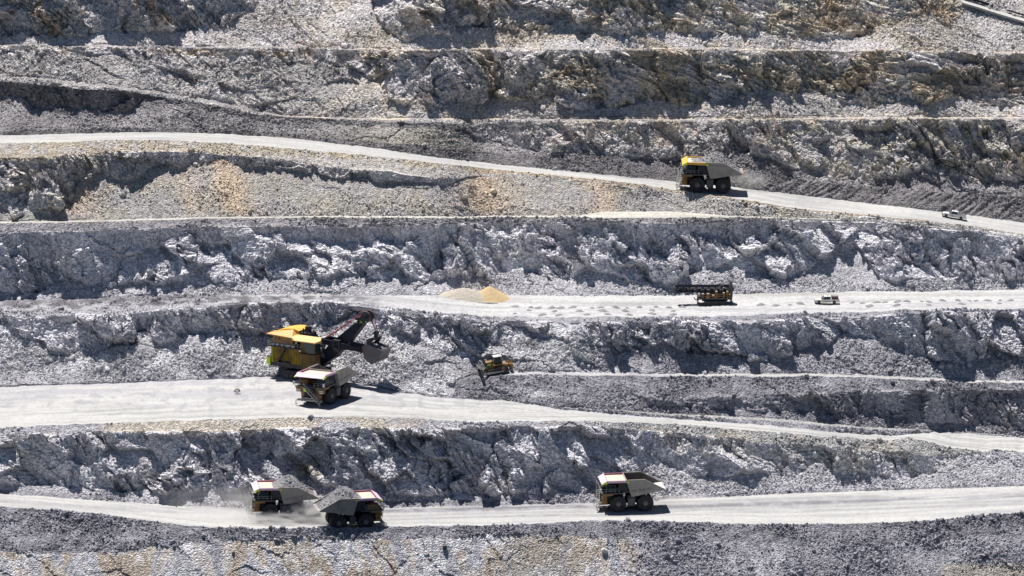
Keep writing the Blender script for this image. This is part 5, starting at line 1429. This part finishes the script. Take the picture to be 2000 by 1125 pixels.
# ------------------------------------------------------------------ dust raised by wheels
def dust(band, px, py, size, dens, label, seed, rot_=0, up=0, col=(.94, .93, .91)):
    import bmesh
    bm = bmesh.new(); bmesh.ops.create_icosphere(bm, subdivisions=3, radius=1.0)
    me = bpy.data.meshes.new('dust_cloud'); bm.to_mesh(me); bm.free()
    m = bpy.data.materials.new('dust'); m.use_nodes = True; nt = m.node_tree
    for n in list(nt.nodes): nt.nodes.remove(n)
    out = nt.nodes.new('ShaderNodeOutputMaterial'); pv = nt.nodes.new('ShaderNodeVolumePrincipled')
    pv.inputs['Color'].default_value = list(col) + [1]; pv.inputs['Anisotropy'].default_value = .2
    tc = nt.nodes.new('ShaderNodeTexCoord'); ln = nt.nodes.new('ShaderNodeVectorMath'); ln.operation = 'LENGTH'
    nt.links.new(tc.outputs['Object'], ln.inputs[0])
    nz = nt.nodes.new('ShaderNodeTexNoise'); nz.inputs['Scale'].default_value = 2.3; nz.inputs['Detail'].default_value = 4
    mp_ = nt.nodes.new('ShaderNodeMapping'); mp_.inputs['Location'].default_value = (seed, seed * 2.3, 0)
    nt.links.new(tc.outputs['Object'], mp_.inputs['Vector']); nt.links.new(mp_.outputs[0], nz.inputs['Vector'])
    fa = nt.nodes.new('ShaderNodeMapRange'); fa.inputs['From Min'].default_value = 1.0; fa.inputs['From Max'].default_value = .25
    nt.links.new(ln.outputs['Value'], fa.inputs['Value'])
    nr = nt.nodes.new('ShaderNodeMapRange'); nr.inputs['From Min'].default_value = .38; nr.inputs['From Max'].default_value = .68
    nt.links.new(nz.outputs['Fac'], nr.inputs['Value'])
    a = nt.nodes.new('ShaderNodeMath'); a.operation = 'MULTIPLY'; b = nt.nodes.new('ShaderNodeMath'); b.operation = 'MULTIPLY'; b.inputs[1].default_value = dens
    nt.links.new(fa.outputs[0], a.inputs[0]); nt.links.new(nr.outputs[0], a.inputs[1]); nt.links.new(a.outputs[0], b.inputs[0])
    nt.links.new(b.outputs[0], pv.inputs['Density']); nt.links.new(pv.outputs[0], out.inputs['Volume'])
    me.materials.append(m)
    o = bpy.data.objects.new('dust_cloud', me); COL.objects.link(o)
    o.location = ground(band, px, py) + Vector((0, 0, up)); o.scale = size; o.rotation_euler = (0, 0, R(rot_))
    tag(o, label, 'dust', kind='stuff'); return o
dust('road1', 588, 1015, (5.5, 3.4, 3.6), 3.2, 'dust boiling around the rear wheels of the truck heading left', 1.3, up=1.2)
dust('road1', 625, 1018, (8.5, 4.5, 3.4), 1.8, 'thin dust drifting between the two meeting trucks', 4.1, up=.8)
dust('road1', 535, 1020, (11, 4.0, 2.2), 1.9, 'low dust under the front of the truck heading left', 6.1, up=.4)
dust('road3', 1462, 366, (6.0, 3.5, 3.2), .35, 'pale dust behind the yellow-canopied truck', 2.2, up=1.6)
dust('road1', 1345, 982, (12.0, 5.0, 1.6), .45, 'faint low dust behind the truck driving alone', 3.7, up=.3)

dust('road1', 440, 1014, (15, 5.0, 2.0), .5, 'long thin veil of dust ahead of the truck heading left', 8.3, up=.5)
dust('road1', 480, 990, (22, 6.0, 3.5), .18, 'faint dust hanging against the wall left of the loaded trucks', 9.3, up=1.5)
